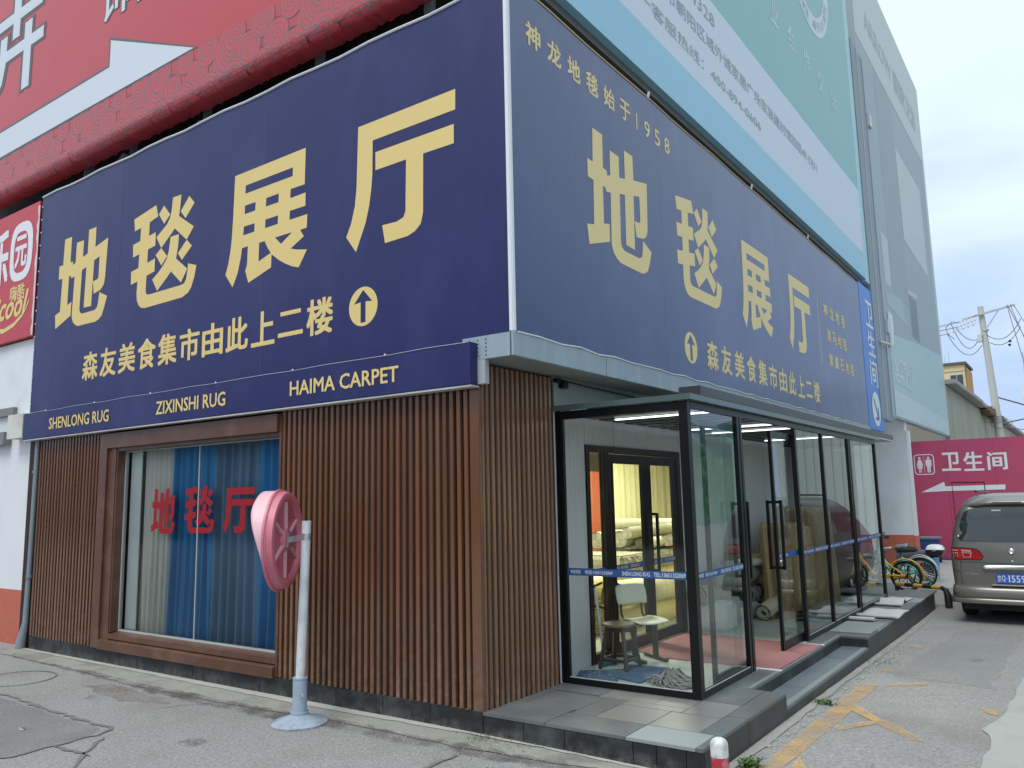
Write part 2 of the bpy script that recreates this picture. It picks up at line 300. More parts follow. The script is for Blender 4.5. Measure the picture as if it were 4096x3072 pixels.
for (ox,oy,rr_) in ((2.7,.9,.10),(-1.9,-1.4,.14),(2.9,5.6,.16),(-4.2,-1.0,.10),(1.2,-.9,.07)):
    sheet('oil_stain',jag([(ox+rr_*math.cos(k),oy+rr_*.8*math.sin(k)) for k in [i*.7 for i in range(9)]],.05,.02,True),worn('oil_stain_film',(.12,.115,.11),.9,1.3,.6,18,3,.0),.005)
# worn yellow markings
ym=bpy.data.materials.new('worn_yellow_paint'); ym.use_nodes=True
_n=ym.node_tree; _N=_n.nodes; _L=_n.links; _b=_N['Principled BSDF']; _b.inputs['Base Color'].default_value=(.60,.38,.16,1); _b.inputs['Roughness'].default_value=.8
_t=_N.new('ShaderNodeTexCoord'); _z=_N.new('ShaderNodeTexNoise'); _z.inputs['Scale'].default_value=38; _z.inputs['Detail'].default_value=6; _z.inputs['Roughness'].default_value=.75
_z2=_N.new('ShaderNodeTexNoise'); _z2.inputs['Scale'].default_value=2.3; _z2.inputs['Detail'].default_value=3
_a=_N.new('ShaderNodeMath'); _a.operation='ADD'; _r=_N.new('ShaderNodeMapRange'); _r.inputs[1].default_value=.86; _r.inputs[2].default_value=1.22; _r.inputs[3].default_value=.10; _r.inputs[4].default_value=.85
_L.new(_t.outputs['Object'],_z.inputs[0]); _L.new(_t.outputs['Object'],_z2.inputs[0]); _L.new(_z.outputs[0],_a.inputs[0]); _L.new(_z2.outputs[0],_a.inputs[1]); _L.new(_a.outputs[0],_r.inputs[0]); _L.new(_r.outputs[0],_b.inputs['Alpha'])
def ymark(*pts): sheet('yellow_marking',jag(list(pts),.12,.008,True),ym,.004)
ymark((2.10,-.35),(2.22,-.35),(2.27,.96),(2.29,2.0),(2.28,3.0),(2.275,3.66),(2.11,3.54),(2.12,2.62),(2.12,.9))
ymark((2.13,2.62),(2.27,2.68),(2.58,2.21),(2.67,2.19),(3.0,1.70),(2.89,1.70),(2.55,2.1))
ymark((2.30,1.80),(2.54,2.16),(2.58,2.08),(2.34,1.66))
ymark((2.28,.96),(2.30,.80),(2.62,.2),(2.75,-.1),(2.62,-.12),(2.3,.5))
ymark((2.34,3.70),(2.68,4.0),(2.70,3.86),(2.37,3.59))
ymark((2.15,4.50),(2.27,4.50),(2.27,4.36),(2.16,4.36)); ymark((2.14,6.30),(2.30,6.26),(2.30,6.08),(2.16,6.1))
ymark((3.20,3.14),(3.38,3.06),(3.38,2.86),(3.28,2.94)); ymark((3.30,4.80),(3.40,4.76),(3.40,4.6),(3.32,4.62)); ymark((3.30,1.22),(3.40,1.2),(3.41,1.06),(3.34,1.06))
GLY=[[[[.1195,.9985],[.2603,.9978],[.2568,.7201],[.308,.7186],[.3151,.6795],[.3613,.6965],[.367,.9106],[.5064,.9084],[.5028,.7282],[.5932,.7489],[.596,1.0],[.7361,.9993],[.734,.7873],[.968,.8375],[.9467,.435],[.9367,.3804],[.9147,.3449],[.8663,.3146],[.8222,.308],[.7489,.2954],[.7233,.4298],[.7717,.4328],[.8101,.4387],[.8236,.4616],[.8243,.6728],[.7255,.6492],[.7127,.1758],[.5697,.1809],[.5818,.6078],[.4993,.5908],[.4879,.1765],[.505,.1411],[.5398,.1226],[.776,.1226],[.8193,.1411],[.8357,.1699],[.8556,.2947],[1.0,.2312],[.9595,.1285],[.9232,.0502],[.8691,.0162],[.8137,.0],[.4716,.0044],[.4154,.0273],[.3706,.0628],[.3442,.1182],[.3428,.1699],[.3578,.551],[.2952,.5391],[.2788,.5687],[.2447,.5694],[.2397,.2607],[.3229,.2836],[.3179,.1374],[.0213,.0369],[.0,.1883],[.0967,.2127],[.1095,.5694],[.032,.5731],[.0327,.7194],[.1074,.7164]]],[[[.0124,.9303],[.3656,.991],[.4008,.8697],[.2716,.8412],[.2688,.7064],[.3725,.7199],[.3753,.5865],[.2605,.573],[.2592,.4404],[.378,.4607],[.3787,.3333],[.255,.3139],[.2516,.1588],[.2654,.1348],[.2979,.1213],[.7941,.1236],[.8369,.1333],[.859,.1678],[.8777,.2554],[.8784,.3094],[1.0,.2674],[.9744,.1596],[.9364,.0764],[.8963,.0345],[.812,.0045],[.2453,.0],[.19,.0127],[.1458,.0449],[.1147,.1019],[.1064,.1708],[.1133,.2846],[.0062,.2712],[.0,.4015],[.1182,.4187],[.123,.5558],[.02,.5431],[.0131,.6712],[.1292,.6861],[.132,.8172],[.0339,.806]],[[.4872,.9551],[.586,.8427],[.499,.7715],[.4119,.8861]],[[.8632,.9528],[.9426,.8674],[.8182,.7513],[.7436,.8345]],[[.6199,1.0],[.7457,.997],[.7339,.8682],[.7215,.7948],[.9426,.6434],[.8487,.5416],[.8404,.5438],[.6634,.6891],[.624,.6539],[.5536,.6045],[.4734,.5453],[.4651,.5483],[.3877,.6644],[.4775,.7176],[.5439,.7573],[.586,.8097],[.6068,.8779]],[[.4699,.5423],[.566,.4427],[.4824,.3693],[.3856,.4906]],[[.8487,.5378],[.9261,.4652],[.7892,.3603],[.7243,.4367]],[[.6068,.6202],[.7319,.6187],[.7256,.5079],[.7015,.391],[.8708,.2607],[.7871,.1476],[.6323,.2831],[.5764,.2367],[.4326,.1333],[.3483,.2584],[.4347,.3079],[.5114,.3655],[.5646,.4232],[.5888,.4944]]],[[[.0935,.9948],[.9686,1.0],[.9629,.6945],[.8001,.696],[.798,.6184],[.975,.6229],[.9743,.5123],[.7959,.5123],[.7916,.4369],[.9986,.4376],[.9943,.3271],[.9186,.3256],[.9622,.2629],[.813,.1934],[.8887,.1688],[1.0,.1471],[.9094,.0194],[.8408,.0396],[.7573,.0784],[.6717,.1285],[.6003,.1822],[.5853,.1927],[.5832,.0829],[.3041,.003],[.2598,.115],[.2777,.1538],[.2827,.1912],[.2869,.3241],[.2113,.3226],[.1977,.2397],[.162,.1143],[.1006,.0],[.0,.127],[.0343,.2173],[.0592,.3308],[.0721,.4391],[.0821,.6199]],[[.2384,.8723],[.823,.8745],[.8216,.8006],[.2363,.7991]],[[.2348,.6931],[.3719,.6923],[.369,.6191],[.2341,.6169]],[[.5061,.6931],[.6595,.6945],[.6574,.6199],[.5025,.6199]],[[.2284,.5093],[.3662,.5078],[.3647,.4347],[.222,.4324]],[[.5011,.5078],[.6552,.5078],[.6531,.4354],[.4989,.4339]],[[.6231,.3264],[.8251,.3264],[.6974,.2562]],[[.4297,.3226],[.4961,.3249],[.5332,.2621],[.576,.2061],[.4268,.1628]]],[[[.1132,.9985],[1.0,1.0],[.9979,.8464],[.2563,.8464],[.2542,.5787],[.2458,.4745],[.225,.3323],[.1896,.2038],[.0979,.0],[.0,.1376],[.0486,.238],[.0847,.3681],[.1,.5141]],[[.2833,.7437],[.984,.7422],[.9826,.5992],[.7222,.6015],[.7181,.1597],[.6979,.0814],[.6486,.038],[.5826,.016],[.3757,.0084],[.35,.1513],[.4826,.1475],[.5444,.1658],[.5632,.2084],[.5694,.6015],[.284,.6]]]]
# ---------------- the carpet shop building ----------------
def big_glyph(i,f,u0,u1,v0,v1,m,parent,name='character',grow=0):
    b=MB(); g=GLY[i]; mp=lambda p:[(u0+(u1-u0)*x,v0+(v1-v0)*z) for x,z in p]
    if i==2: b.poly3([mp(g[0])],f,[mp(h) for h in g[1:]])
    else:
        for p in g: b.poly3([mp(p)],f)
    return b.build(name,m,parent,fixn=False)
shop=thing('shop_building','carpet shop building at the corner clad in brown vertical slats above dark slate plinth','building',(-4,0,0))
ZP=.174
# core walls (near-black wall colour stands in for the dark void above the signs)
b=MB(); b.box(-8.2,-.3,.72,13.9,3.35,16); b.build('upper_wall',M['void'],shop); b=MB(); b.box(-16,-8.21,.72,3,4.3,16); b.build('upper_wall',M['void'],shop)
for q_ in ((-8.2,-6.0,.016,.3,0,2.88),(-6.0,-2.6,.055,.3,0,.2),(-6.0,-2.6,.062,.3,2.6,2.88),(-2.6,-.31,.016,.3,0,2.88),(-.3,-.014,.035,1.35,0,3.05),(-.3,-.03,9.0,13.9,0,3.05)):
    b=MB(); b.box(*q_); b.build('wall',M['slat_back'],shop)
b=MB(); b.box(-8.2,-.2,.3,.4,2.88,3.3); b.build('wall',M['soffit'],shop)
# plinth tiles along the left facade
js=[-7.82,-7.1,-6.25,-5.72,-5.14,-4.58,-4.02,-3.44,-2.86,-2.3,-1.74,-1.13,-.57,.0]
b=MB(); b.box(-7.82,-.005,0,.03,-.1,ZP-.004); b.build('plinth_core',M['grout'],shop)
for a,c in zip(js,js[1:]):
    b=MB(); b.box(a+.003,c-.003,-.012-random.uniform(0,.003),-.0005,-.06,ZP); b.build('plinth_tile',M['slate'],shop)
# slats
def slat(x0,x1,z0,z1,y=0):
    b=MB(); b.bbox(x0,x1,y-.008,y+.03,z0,z1,.003); return b.build('slat',M['slat'],shop)
n=20
for i in range(n):
    x=-7.84+i*.0808; slat(x,x+.042,ZP+random.uniform(-.004,.004),2.86)
n=31
for i in range(n):
    x=-2.585+i*.0805; slat(x,x+.042,ZP+random.uniform(-.004,.004),2.86)
b=MB(); b.bbox(-.105,.0,-.006,.031,ZP-.01,2.86,.004); b.build('corner_board',M['slat'],shop)
b=MB(); b.box(-.028,.003,.033,.06,ZP,3.07); b.build('corner_board',M['slatb'],shop)
for i in range(14):
    y=.085+i*.0785; b=MB(); b.bbox(-.02,.008,y,y+.040,ZP,3.07,.003); b.build('slat',M['slatb'],shop)
# window surround (projecting brown box frame)
fr=M['frame_brown']
b=MB(); b.box(-6.15,-5.97,-.05,.06,.18,2.83); b.build('window_trim',fr,shop)
b=MB(); b.box(-5.97,-5.80,-.02,.06,.25,2.66); b.build('window_trim',fr,shop)
b=MB(); b.box(-5.97,-2.62,-.055,.06,2.645,2.83); b.build('window_trim',fr,shop)
b=MB(); b.extr([(-.055,.17),(-.055,.272),(.02,.30),(.06,.30),(.06,.17)],lambda u,v:(-5.97,u,v),(3.35,0,0)); b.build('window_sill',fr,shop)
b=MB(); b.extr([(-.02,.302),(-.02,.36),(.09,.378),(.14,.378),(.14,.302)],lambda u,v:(-5.80,u,v),(3.18,0,0)); b.build('window_sill',fr,shop)
b=MB(); b.box(-2.62,-2.588,-.02,.14,.18,2.83); b.build('window_trim',fr,shop)
b=MB(); b.box(-5.80,-5.77,-.01,.14,.38,2.645); b.build('window_trim',fr,shop)
b=MB(); b.box(-5.77,-2.62,-.01,.14,2.6,2.645); b.build('window_trim',fr,shop)
win=MB(); win.box(-5.77,-5.755,.09,.13,.38,2.6).box(-5.755,-2.62,.09,.13,.38,.402).box(-5.755,-2.62,.09,.13,2.585,2.6); win=win.build('window',mat('pale_window_frame',(.45,.48,.46),.5,stain='7a7468',stain_amt=.4),shop)
b=MB(); b.face([(-5.755,.1,.402),(-4.19,.1,.402),(-4.19,.1,2.585),(-5.755,.1,2.585)]); b.build('pane',GLW,win)
b=MB(); b.face([(-4.178,.1,.402),(-2.62,.1,.402),(-2.62,.1,2.585),(-4.178,.1,2.585)]); b.build('pane',GLW,win)
b=MB(); b.box(-4.19,-4.178,.092,.108,.402,2.585); b.build('joint',mat('silicone_joint',(.5,.48,.44),.5),win)
wl=thing('window_lettering','three red vinyl characters stuck on the shop window glass','lettering',(-4.1,.09,1.5))
red=mat('red_vinyl',(.30,.006,.012),.55,spec=.3)
for (i,u0,u1,v0,v1) in ((0,-5.14,-4.635,1.568,2.108),(1,-4.442,-3.863,1.581,2.121),(3,-3.705,-3.16,1.589,2.085)):
    big_glyph(i,fA(-.094),u0,u1,v0,v1,red,wl)
# curtains behind the window
def curtain(name,x0,x1,y,z0,z1,m,folds,amp,label,seed=0,axis='x',gather=None,cat='curtain',group=None):
    rnd=random.Random(seed); ph=[rnd.uniform(0,6.28) for _ in range(4)]
    b=MB(); nu=int(folds*14); nv=16
    def f(u,v):
        z=z1+(z0-z1)*v; s=u*folds*2*math.pi
        d=amp*(math.sin(s+ph[0]+.5*math.sin(s*.37+ph[1])+.25*math.sin(v*3+ph[3]))+.45*math.sin(s*2.1+ph[2]+v*.8)); d*=(.6+.4*v)
        uu=u
        if gather: uu=u+gather*math.sin(v*math.pi)*.12*(1 if u>.5 else .3)*math.sin(u*math.pi)
        x=x0+(x1-x0)*uu+.01*math.sin(v*5+s)
        return (x,y+d,z) if axis=='x' else (y+d,x,z)
    b.grid(f,nu,nv); return tag(b.build(name,m,smooth=2),label,cat,group)
b=MB(); b.box(-5.74,-5.5,.16,.17,.4,2.6); tag(b.build('blind_panel',mat('pale_board',(.62,.66,.62),.7,var=.05)),'narrow pale grey board standing behind the left edge of the window','panel')
curtain('curtain',-5.52,-4.92,.22,.36,2.62,mat('beige_curtain',(.55,.53,.46),.9),5,.025,'plain beige curtain hanging at the left of the shop window',1)
blue=mat('blue_velvet_curtain',(.022,.20,.42),.75,var=.4,vscale=1.2,stretch=(3,1,.4)); blue2=mat('slate_blue_curtain',(.12,.21,.31),.75,var=.4,vscale=1.5,stretch=(3,1,.4))
curtain('curtain',-4.96,-4.08,.24,.36,2.62,blue,6,.055,'bright blue curtain behind the first two red characters',2)
curtain('curtain',-4.13,-3.2,.27,.36,2.62,blue2,6,.06,'greyish blue curtain with wide folds in the middle right of the window',3)
curtain('curtain',-3.25,-2.6,.23,.36,2.62,blue,4,.06,'deep blue gathered curtain at the right end of the window',4,gather=1)
b=MB(); b.box(-6,-2.55,.62,.66,.2,2.9); b.build('partition',M['slat_back'],shop)
# downpipe at left end
dp=thing('downpipe','slim grey downpipe running down where white wall meets brown slats','pipe',(-7.93,.0,0))
b=MB(); b.tube([(-7.90,-.02,2.86),(-7.92,-.02,1.2),(-7.94,-.02,.35),(-7.98,-.06,0.0)],[.032,.032,.04,.07],10); b.build('pipe',M['steel'],dp,smooth=True)
for z in (2.4,.95): b=MB(); b.tube([(-7.915,-.02,z),(-7.915,-.02,z+.03)],.042,10); b.build('clamp',M['steel'],dp)
# white wall at the left
lw=thing('white_wall','white painted wall with orange base at the left edge','wall',(-9.5,.08,0))
b=MB(); b.box(-16,-7.96,.08,.4,.752,4.43); b.build('wall',M['white'],lw)
b=MB(); b.box(-16,-7.96,.075,.4,-.2,.75); b.build('painted_base',M['orange'],lw)
b=MB(); b.box(-9.6,-8.83,.02,.078,3.30,3.42); b.box(-9.6,-8.95,-.04,.078,2.86,3.05); b.build('ledge',mat('grey_ledge',(.2,.2,.2),.7),lw)
b=MB(); b.box(-8.70,-8.22,-.10,.078,2.92,3.27); b.build('electric_box',mat('dirty_white_box',(.62,.6,.56),.6,stain='8a6f5e',stain_scale=6,stain_amt=.5),lw)
# small red sign at the left
rs=thing('red_shop_sign','narrow red playground sign with white and gold writing left of the navy banner','sign',(-9.2,0,4.5))
b=MB(); b.box(-12,-8.34,0,.09,4.45,6.53); b.build('panel',mat('pinkish_red_vinyl',(.50,.035,.055),.45,var=.1,bump=.1,bscale=3),rs)
wv=mat('white_vinyl',(.72,.72,.74),.5); pt=mat('torn_white_edge',(.6,.6,.6),.7)
b=MB(); ell=lambda cx,cz,a,c,n=28,p=3:[(cx+a*abs(math.cos(t))**(2/p)*(1 if math.cos(t)>0 else -1),cz+c*abs(math.sin(t))**(2/p)*(1 if math.sin(t)>0 else -1)) for t in [2*math.pi*k/n for k in range(n)]]
b.poly3([ell(-8.86,5.84,.37,.47)],fA(.004),[ell(-8.87,5.83,.23,.33)]); b.build('lettering',wv,rs,fixn=False)
lettering('元',fA(.004),-9.06,-8.67,5.58,6.1,wv,rs,bold=.045)
lettering('乐',fA(.004),-9.85,-9.27,5.35,6.3,wv,rs,bold=.05)
lettering('嗨酷',fA(.004),-9.14,-8.66,5.06,5.32,M['gold'],rs,bold=.03)
lettering('Hicool',fA(.004),-9.98,-8.52,4.80,5.20,M['gold'],rs,bold=.03,shear=.35)
b=MB(); P=[(-9.7,4.66),(-9.3,4.60),(-8.95,4.66),(-8.65,4.80),(-8.5,4.98)]
b.poly3([P+[(x+.02,z+.07) for x,z in P[::-1]]],fA(.004)); b.build('lettering',M['gold'],rs,fixn=False)
b=MB(); pts=[(-8.36+random.uniform(-.02,.025),6.45-i*.1) for i in range(21)]; b.poly3([pts+[(-8.30,4.45),(-8.30,6.45)]],fA(.012)); b.build('torn_edge',pt,rs,fixn=False)
# ---------------- navy banner, left facade ----------------
bl=thing('navy_banner','large navy banner on the left facade with four big gold characters and a round arrow','sign',(-4,0,3.28))
b=MB(); b.box(-8.25,.352,0,.06,3.285,6.556); b.build('banner_sheet',M['navy'],bl)
for x_ in (-6.0,-3.0):
    b=MB(); b.box(x_,x_+.018,-.0012,-.0002,3.29,6.55); b.build('weld_seam',mat('navy_seam',(.030,.031,.135),.5),bl)
b=MB()
for z in (3.29,6.5): b.box(-8.24,.33,.062,.11,z,z+.05)
for i in range(9): b.box(-8.2+i*1.05,-8.15+i*1.05,.062,.11,3.35,6.5)
b.build('frame',M['steel'],bl)
b=MB(); pts=[(-8.24+i*.405,-.006,6.556+.012*math.sin(i*1.9)) for i in range(21)]; b.tube(pts,.014,6); b.build('edge_rope',M['strip'],bl)
for i,(u0,u1,v0,v1) in enumerate(((-7.66,-6.254,4.39,5.744),(-5.682,-4.235,4.391,5.726),(-3.657,-2.256,4.35,5.689),(-1.663,-.223,4.372,5.687))):
    big_glyph(i,fA(.002),u0,u1,v0,v1,M['gold'],bl)
for i,ch in enumerate('森友美食集市由此上二楼'):
    c=-6.60+i*(-2.045+6.60)/10; h=.195; wd=.2
    v0,v1=3.60,3.99
    if ch=='二': v0,v1=3.65,3.93
    lettering(ch,fA(.002),c-wd,c+wd,v0,v1,M['gold'],bl,bold=.032,name='character')
def arrow_disc(f,cu,cv,r,m,parent,name='arrow_disc'):
    b=MB(); n=40; s=r/.195; A_=[(0,.165),(-.125,.035),(-.034,.045),(-.034,-.16),(.034,-.16),(.034,.045),(.125,.035)]
    b.poly3([[(cu+r*math.cos(2*math.pi*k/n),cv+r*math.sin(2*math.pi*k/n)) for k in range(n)]],f,[[(cu+x*s,cv+z*s) for x,z in A_]]); b.build(name,m,parent,fixn=False)
arrow_disc(fA(.002),-1.417,3.80,.197,M['gold'],bl)
b=MB()
for i in range(16): b.lathe([(.012,0),(.012,.01),(.004,.014)],(-8.235,-.001,3.4+i*.2),8,Matrix.Rotation(R(90),3,'X'))
b.build('rivets',wv,bl)
b=MB(); b.bbox(.352,.40,-.03,.02,3.30,12.5,.008); 
b.build('corner_strip',M['strip'],bl,smooth=True)
# lower skirt board
sk=thing('sign_skirt_board','low navy board under the left banner naming three rug brands','sign',(-4,-.12,2.87))
b=MB(); b.bbox(-8.15,.012,-.12,-.03,2.875,3.245,.006); b.build('board',M['navy'],sk)
b=MB(); b.box(-8.1,.09,-.028,.03,2.885,3.2); b.build('box_side',mat('zinc_box_side',(.38,.40,.42),.45),sk)
b=MB(); b.box(-8.14,.005,-.115,.0,2.858,2.873); b.build('bottom_edge',mat('pale_bottom_edge',(.5,.5,.48),.6,stain='6f665a'),sk)
b=MB(); pts=[(-8.14+i*.45,-.122,3.246+.004*math.sin(i*2.3)) for i in range(19)]; b.tube(pts,.004,5); b.build('seam',mat('pale_seam',(.35,.36,.5),.6),sk)
for i in range(6): b=MB(); b.lathe([(.011,0),(.009,.008)],(-7.5+i*1.3,-.123,3.25),8,Matrix.Rotation(R(90),3,'X')); b.build('screw',wv,sk)
lettering('SHENLONG RUG',fA(.125),-7.381,-5.83,2.975,3.135,M['gold'],sk,bold=.022,label='SHENLONG RUG lettering')
lettering('ZIXINSHI RUG',fA(.125),-4.767,-3.415,2.975,3.137,M['gold'],sk,bold=.022,label='ZIXINSHI RUG lettering')
lettering('HAIMA CARPET',fA(.125),-2.34,-.83,2.98,3.134,M['gold'],sk,bold=.022,label='HAIMA CARPET lettering')
# ---------------- grey fascia round the corner, soffit ----------------
fa=thing('grey_fascia','grey blue metal fascia wrapping the corner under the navy banners','fascia',(.3,0,3.1))
b=MB(); b.bbox(-.155,.378,-.03,-.004,3.095,3.30,.003); b.build('panel',M['fascia'],fa)
ys=[-.03,1.59,3.95,6.4,8.8,11.2,13.72]
for a,c in zip(ys,ys[1:]):
    b=MB(); b.bbox(.355,.395,a+.004 if a>0 else a,c-.004,3.095,3.30,.003); b.build('panel',M['fascia'],fa)
b=MB()
for i in range(3):
    for j in range(5): b.lathe([(.007,0),(.006,.004)],(-.07+i*.088,-.031,3.13+j*.034),8,Matrix.Rotation(R(90),3,'X'))
b.build('screw_row',M['rubber'],fa)
b=MB(); b.box(-.2,.352,-.003,13.8,3.097,3.14); b.build('soffit',M['soffit'],fa)
b=MB(); b.box(-.15,.02,-.02,.0,3.02,3.094); b.build('white_lining',M['strip'],fa)
dv=thing('door_sensor','small dark camera box fixed under the grey fascia','sensor',(.02,1.3,3.0))
b=MB(); b.bbox(.0,.05,1.2,1.3,3.03,3.07,.004).bbox(.0,.06,1.3,1.4,2.98,3.06,.004); b.build('body',M['black'],dv)
b=MB(); b.tube([(.03,1.35,3.06),(.05,1.9,3.04),(.05,2.8,3.03),(.05,3.6,2.95)],.008,6); b.build('cable',M['rubber'],dv)
b=MB(); b.box(-.03,.0,1.21,9.05,2.80,3.095); b.build('wall',M['soffit'],shop)
# ---------------- navy banner, right facade ----------------
br=thing('navy_banner','large navy banner on the right facade above the glass porch, founding year at its top','sign',(.38,6.8,3.3))
b=MB(); b.box(.32,.38,.02,13.70,3.306,6.598); b.build('banner_sheet',M['navyb'],br)
fb=fB(.002)
for i,(u0,u1,v0,v1) in enumerate(((1.322,2.80,4.36,5.70),(3.535,5.0,4.357,5.684),(5.784,7.19,4.301,5.64),(8.059,9.47,4.293,5.62))):
    big_glyph(i,fb,u0,u1,v0,v1,M['goldb'],br)
for i,ch in enumerate('森友美食集市由此上二楼'):
    c=4.521+i*(9.52-4.521)/10; v0,v1=3.50,3.89
    if ch=='二': v0,v1=3.55,3.83
    lettering(ch,fb,c-.195,c+.195,v0,v1,M['goldb'],br,bold=.032,name='character')
arrow_disc(fb,3.814,3.70,.197,M['goldb'],br)
for i,ch in enumerate('神龙地毯始于'):
    c=.416+i*(2.275-.416)/5; lettering(ch,fb,c-.125,c+.125,6.07,6.31,M['goldb'],br,bold=.03,name='character')
for i,ch in enumerate('1958'):
    c=2.561+i*(3.384-2.561)/3; lettering(ch,fb,c-(.014 if ch=='1' else .075),c+(.014 if ch=='1' else .075),6.075,6.28,M['goldb'],br,bold=.012,name='character')
b=MB(); b.face([fb(10.0,4.236),fb(10.03,4.236),fb(10.03,5.628),fb(10.0,5.628)]); b.build('divider_line',M['goldb'],br)
for txt,u0,u1,v0,v1 in (('神龙地毯',10.43,12.10,5.27,5.54),('海马地毯',10.55,12.10,4.79,5.05),('紫鑫石地毯',10.58,12.60,4.31,4.57)):
    n=len(txt); p=(u1-u0-.3)/(n-1)
    for i,ch in enumerate(txt): lettering(ch,fb,u0+i*p,u0+i*p+.30,v0,v1,M['goldb'],br,bold=.03,name='character')
b=MB(); b.tube([(.385,.03+i*.7,6.60+.01*math.sin(i*2)) for i in range(20)],.008,5); b.build('edge_rope',M['goldb'],br)
b=MB(); b.tube([(.398,.03+i*.35,3.302+.012*math.sin(i*2.7)) for i in range(40)],.008,5); b.build('torn_edge',pt,br)
for y_ in (3.1,6.2,9.75):
    b=MB(); b.box(.3800,.3806,y_,y_+.010,3.31,6.59); b.build('weld_seam',mat('navy_seam_glossy',(.033,.058,.158),.3,spec=.85),br)
# blue vertical toilet sign
bs=thing('blue_toilet_sign','upright blue sign with white restroom characters and a round diagonal arrow','sign',(.38,14.5,3.3))
b=MB(); b.box(.30,.384,13.74,15.40,3.29,6.66); b.build('panel',mat('bright_blue_vinyl',(.045,.20,.60),.4,var=.06),bs)
fs=fB(.009)
for ch,v0,v1 in (('卫',5.70,6.34),('生',5.02,5.62),('间',4.30,4.92)): lettering(ch,fs,14.22,15.02,v0,v1,wv,bs,bold=.02,name='character')
b=MB(); n=40; b.poly3([[(14.58+.44*math.cos(2*math.pi*k/n),3.78+.40*math.sin(2*math.pi*k/n)) for k in range(n)]],fs); b.build('disc',wv,bs,fixn=False)
b=MB(); b.poly3([[(14.80,3.52),(14.42,3.52),(14.47,3.59),(14.66,3.59),(14.34,3.98),(14.41,4.02),(14.73,3.64),(14.73,3.85),(14.80,3.80)]],fB(.013)); b.build('arrow',mat('dark_blue_print',(.03,.13,.42),.5),bs,fixn=False)
# dark gap posts above the signs
sp=thing('steel_support_frame','dark steel posts and braces in the gap between banners and billboards','frame',(-4,.5,6))
for x in (-7.9,-6.7,-4.9,-2.7,-1.0): b=MB(); b.box(x,x+.1,.45,.52,3.3,12); b.build('post',M['steel'],sp)
for a_,c_ in (((-7.9,.4,6.4),(-6.7,.4,6.95)),((-7.8,.4,6.62),(-7.8,.4,7.0)),((-4.9,.4,6.9),(-3.9,.4,6.6))): b=MB(); b.obox(a_,c_,.06,.06); b.build('brace',M['steel'],sp)
for y in (.6,3,5.6,8.2,10.8,13.4): b=MB(); b.box(-.05,.03,y,y+.1,3.3,14); b.build('post',M['steel'],sp)
b=MB(); b.box(-8.2,-.1,.55,.60,6.75,6.85); b.box(-.12,-.06,.6,13.8,6.7,6.8); b.build('beam',M['steel'],sp)
for y in (3.06,6.8,10.0):
    b=MB(); b.obox((.27,y,6.60),(.30,y+.05,6.80),.015,.035); b.build('bracket',M['galv'],sp)
# ---------------- red billboard, left ----------------
rb=thing('red_billboard','big red billboard with white arrow and scroll border above the left banner','billboard',(-6,0,7))
redb=mat('red_billboard_vinyl',(.52,.055,.07),.38,var=.05,bump=.08,bscale=1.5)
b=MB(); prof=[(0,12.5),(0,7.06),(.006,7.01),(.03,6.965),(.075,6.94),(.30,6.95)]
nx=90
def fr_(u,v):
    k=v*(len(prof)-1); i=min(int(k),len(prof)-2); t=k-i; y=prof[i][0]+(prof[i+1][0]-prof[i][0])*t; z=prof[i][1]+(prof[i+1][1]-prof[i][1])*t; x=-11.5+(11.15)*u
    if i>=3: y+=.006*math.sin(x*23)*min(1,v*2); z+=.010*math.sin(x*31+math.sin(x*9)*2)+.006*math.sin(x*53)
    return (x,y,z)
b.grid(fr_,nx*3,len(prof)-1); b.build('banner_sheet',redb,rb,smooth=2)
dk=mat('dark_grey_print',(.10,.11,.115),.5); gw=mat('pale_grey_print',(.62,.65,.70),.5)
SH=[(-11.5,7.62),(-11.5,8.06),(-6.49,8.06),(-6.49,8.47),(-4.45,7.62)]
def grow(p,d):
    c=[];n=len(p)
    for i in range(n):
        a=Vector(p[i-1]);q=Vector(p[i]);e_=Vector(p[(i+1)%n]); d1=(q-a).normalized(); d2=(e_-q).normalized(); n1=Vector((-d1.y,d1.x)); n2=Vector((-d2.y,d2.x)); m_=(n1+n2); m_=m_/max(.35,m_.length_squared)*2
        if m_.length>2.2: m_=m_.normalized()*2.2
        c.append(tuple(q+m_*d))
    return c
ar=sum(SH[i][0]*SH[(i+1)%5][1]-SH[(i+1)%5][0]*SH[i][1] for i in range(5))
b=MB(); b.poly3([grow(SH,.045 if ar<0 else -.045)],fA(.004)); b.build('arrow_outline',dk,rb,fixn=False)
b=MB(); b.poly3([SH],fA(.008)); b.build('arrow',gw,rb,fixn=False)
for bo,of,m_ in ((.075,.004,dk),(.028,.008,gw)):
    g=.06 if bo>.05 else 0
    lettering('卉',fA(of),-10.55-g,-8.58+g,8.60-g,10.4+g,m_,rb,bold=bo,name='character')
    lettering('花',fA(of),-13.3-g,-11.2+g,8.60-g,10.4+g,m_,rb,bold=bo,name='character')
for bo,of,m_,g in ((.055,.004,dk,.02),(.012,.008,gw,0)):
    lettering('饰品',fA(of),-6.80-g,-5.05+g,8.80-g,9.62+g,m_,rb,bold=bo,name='character')
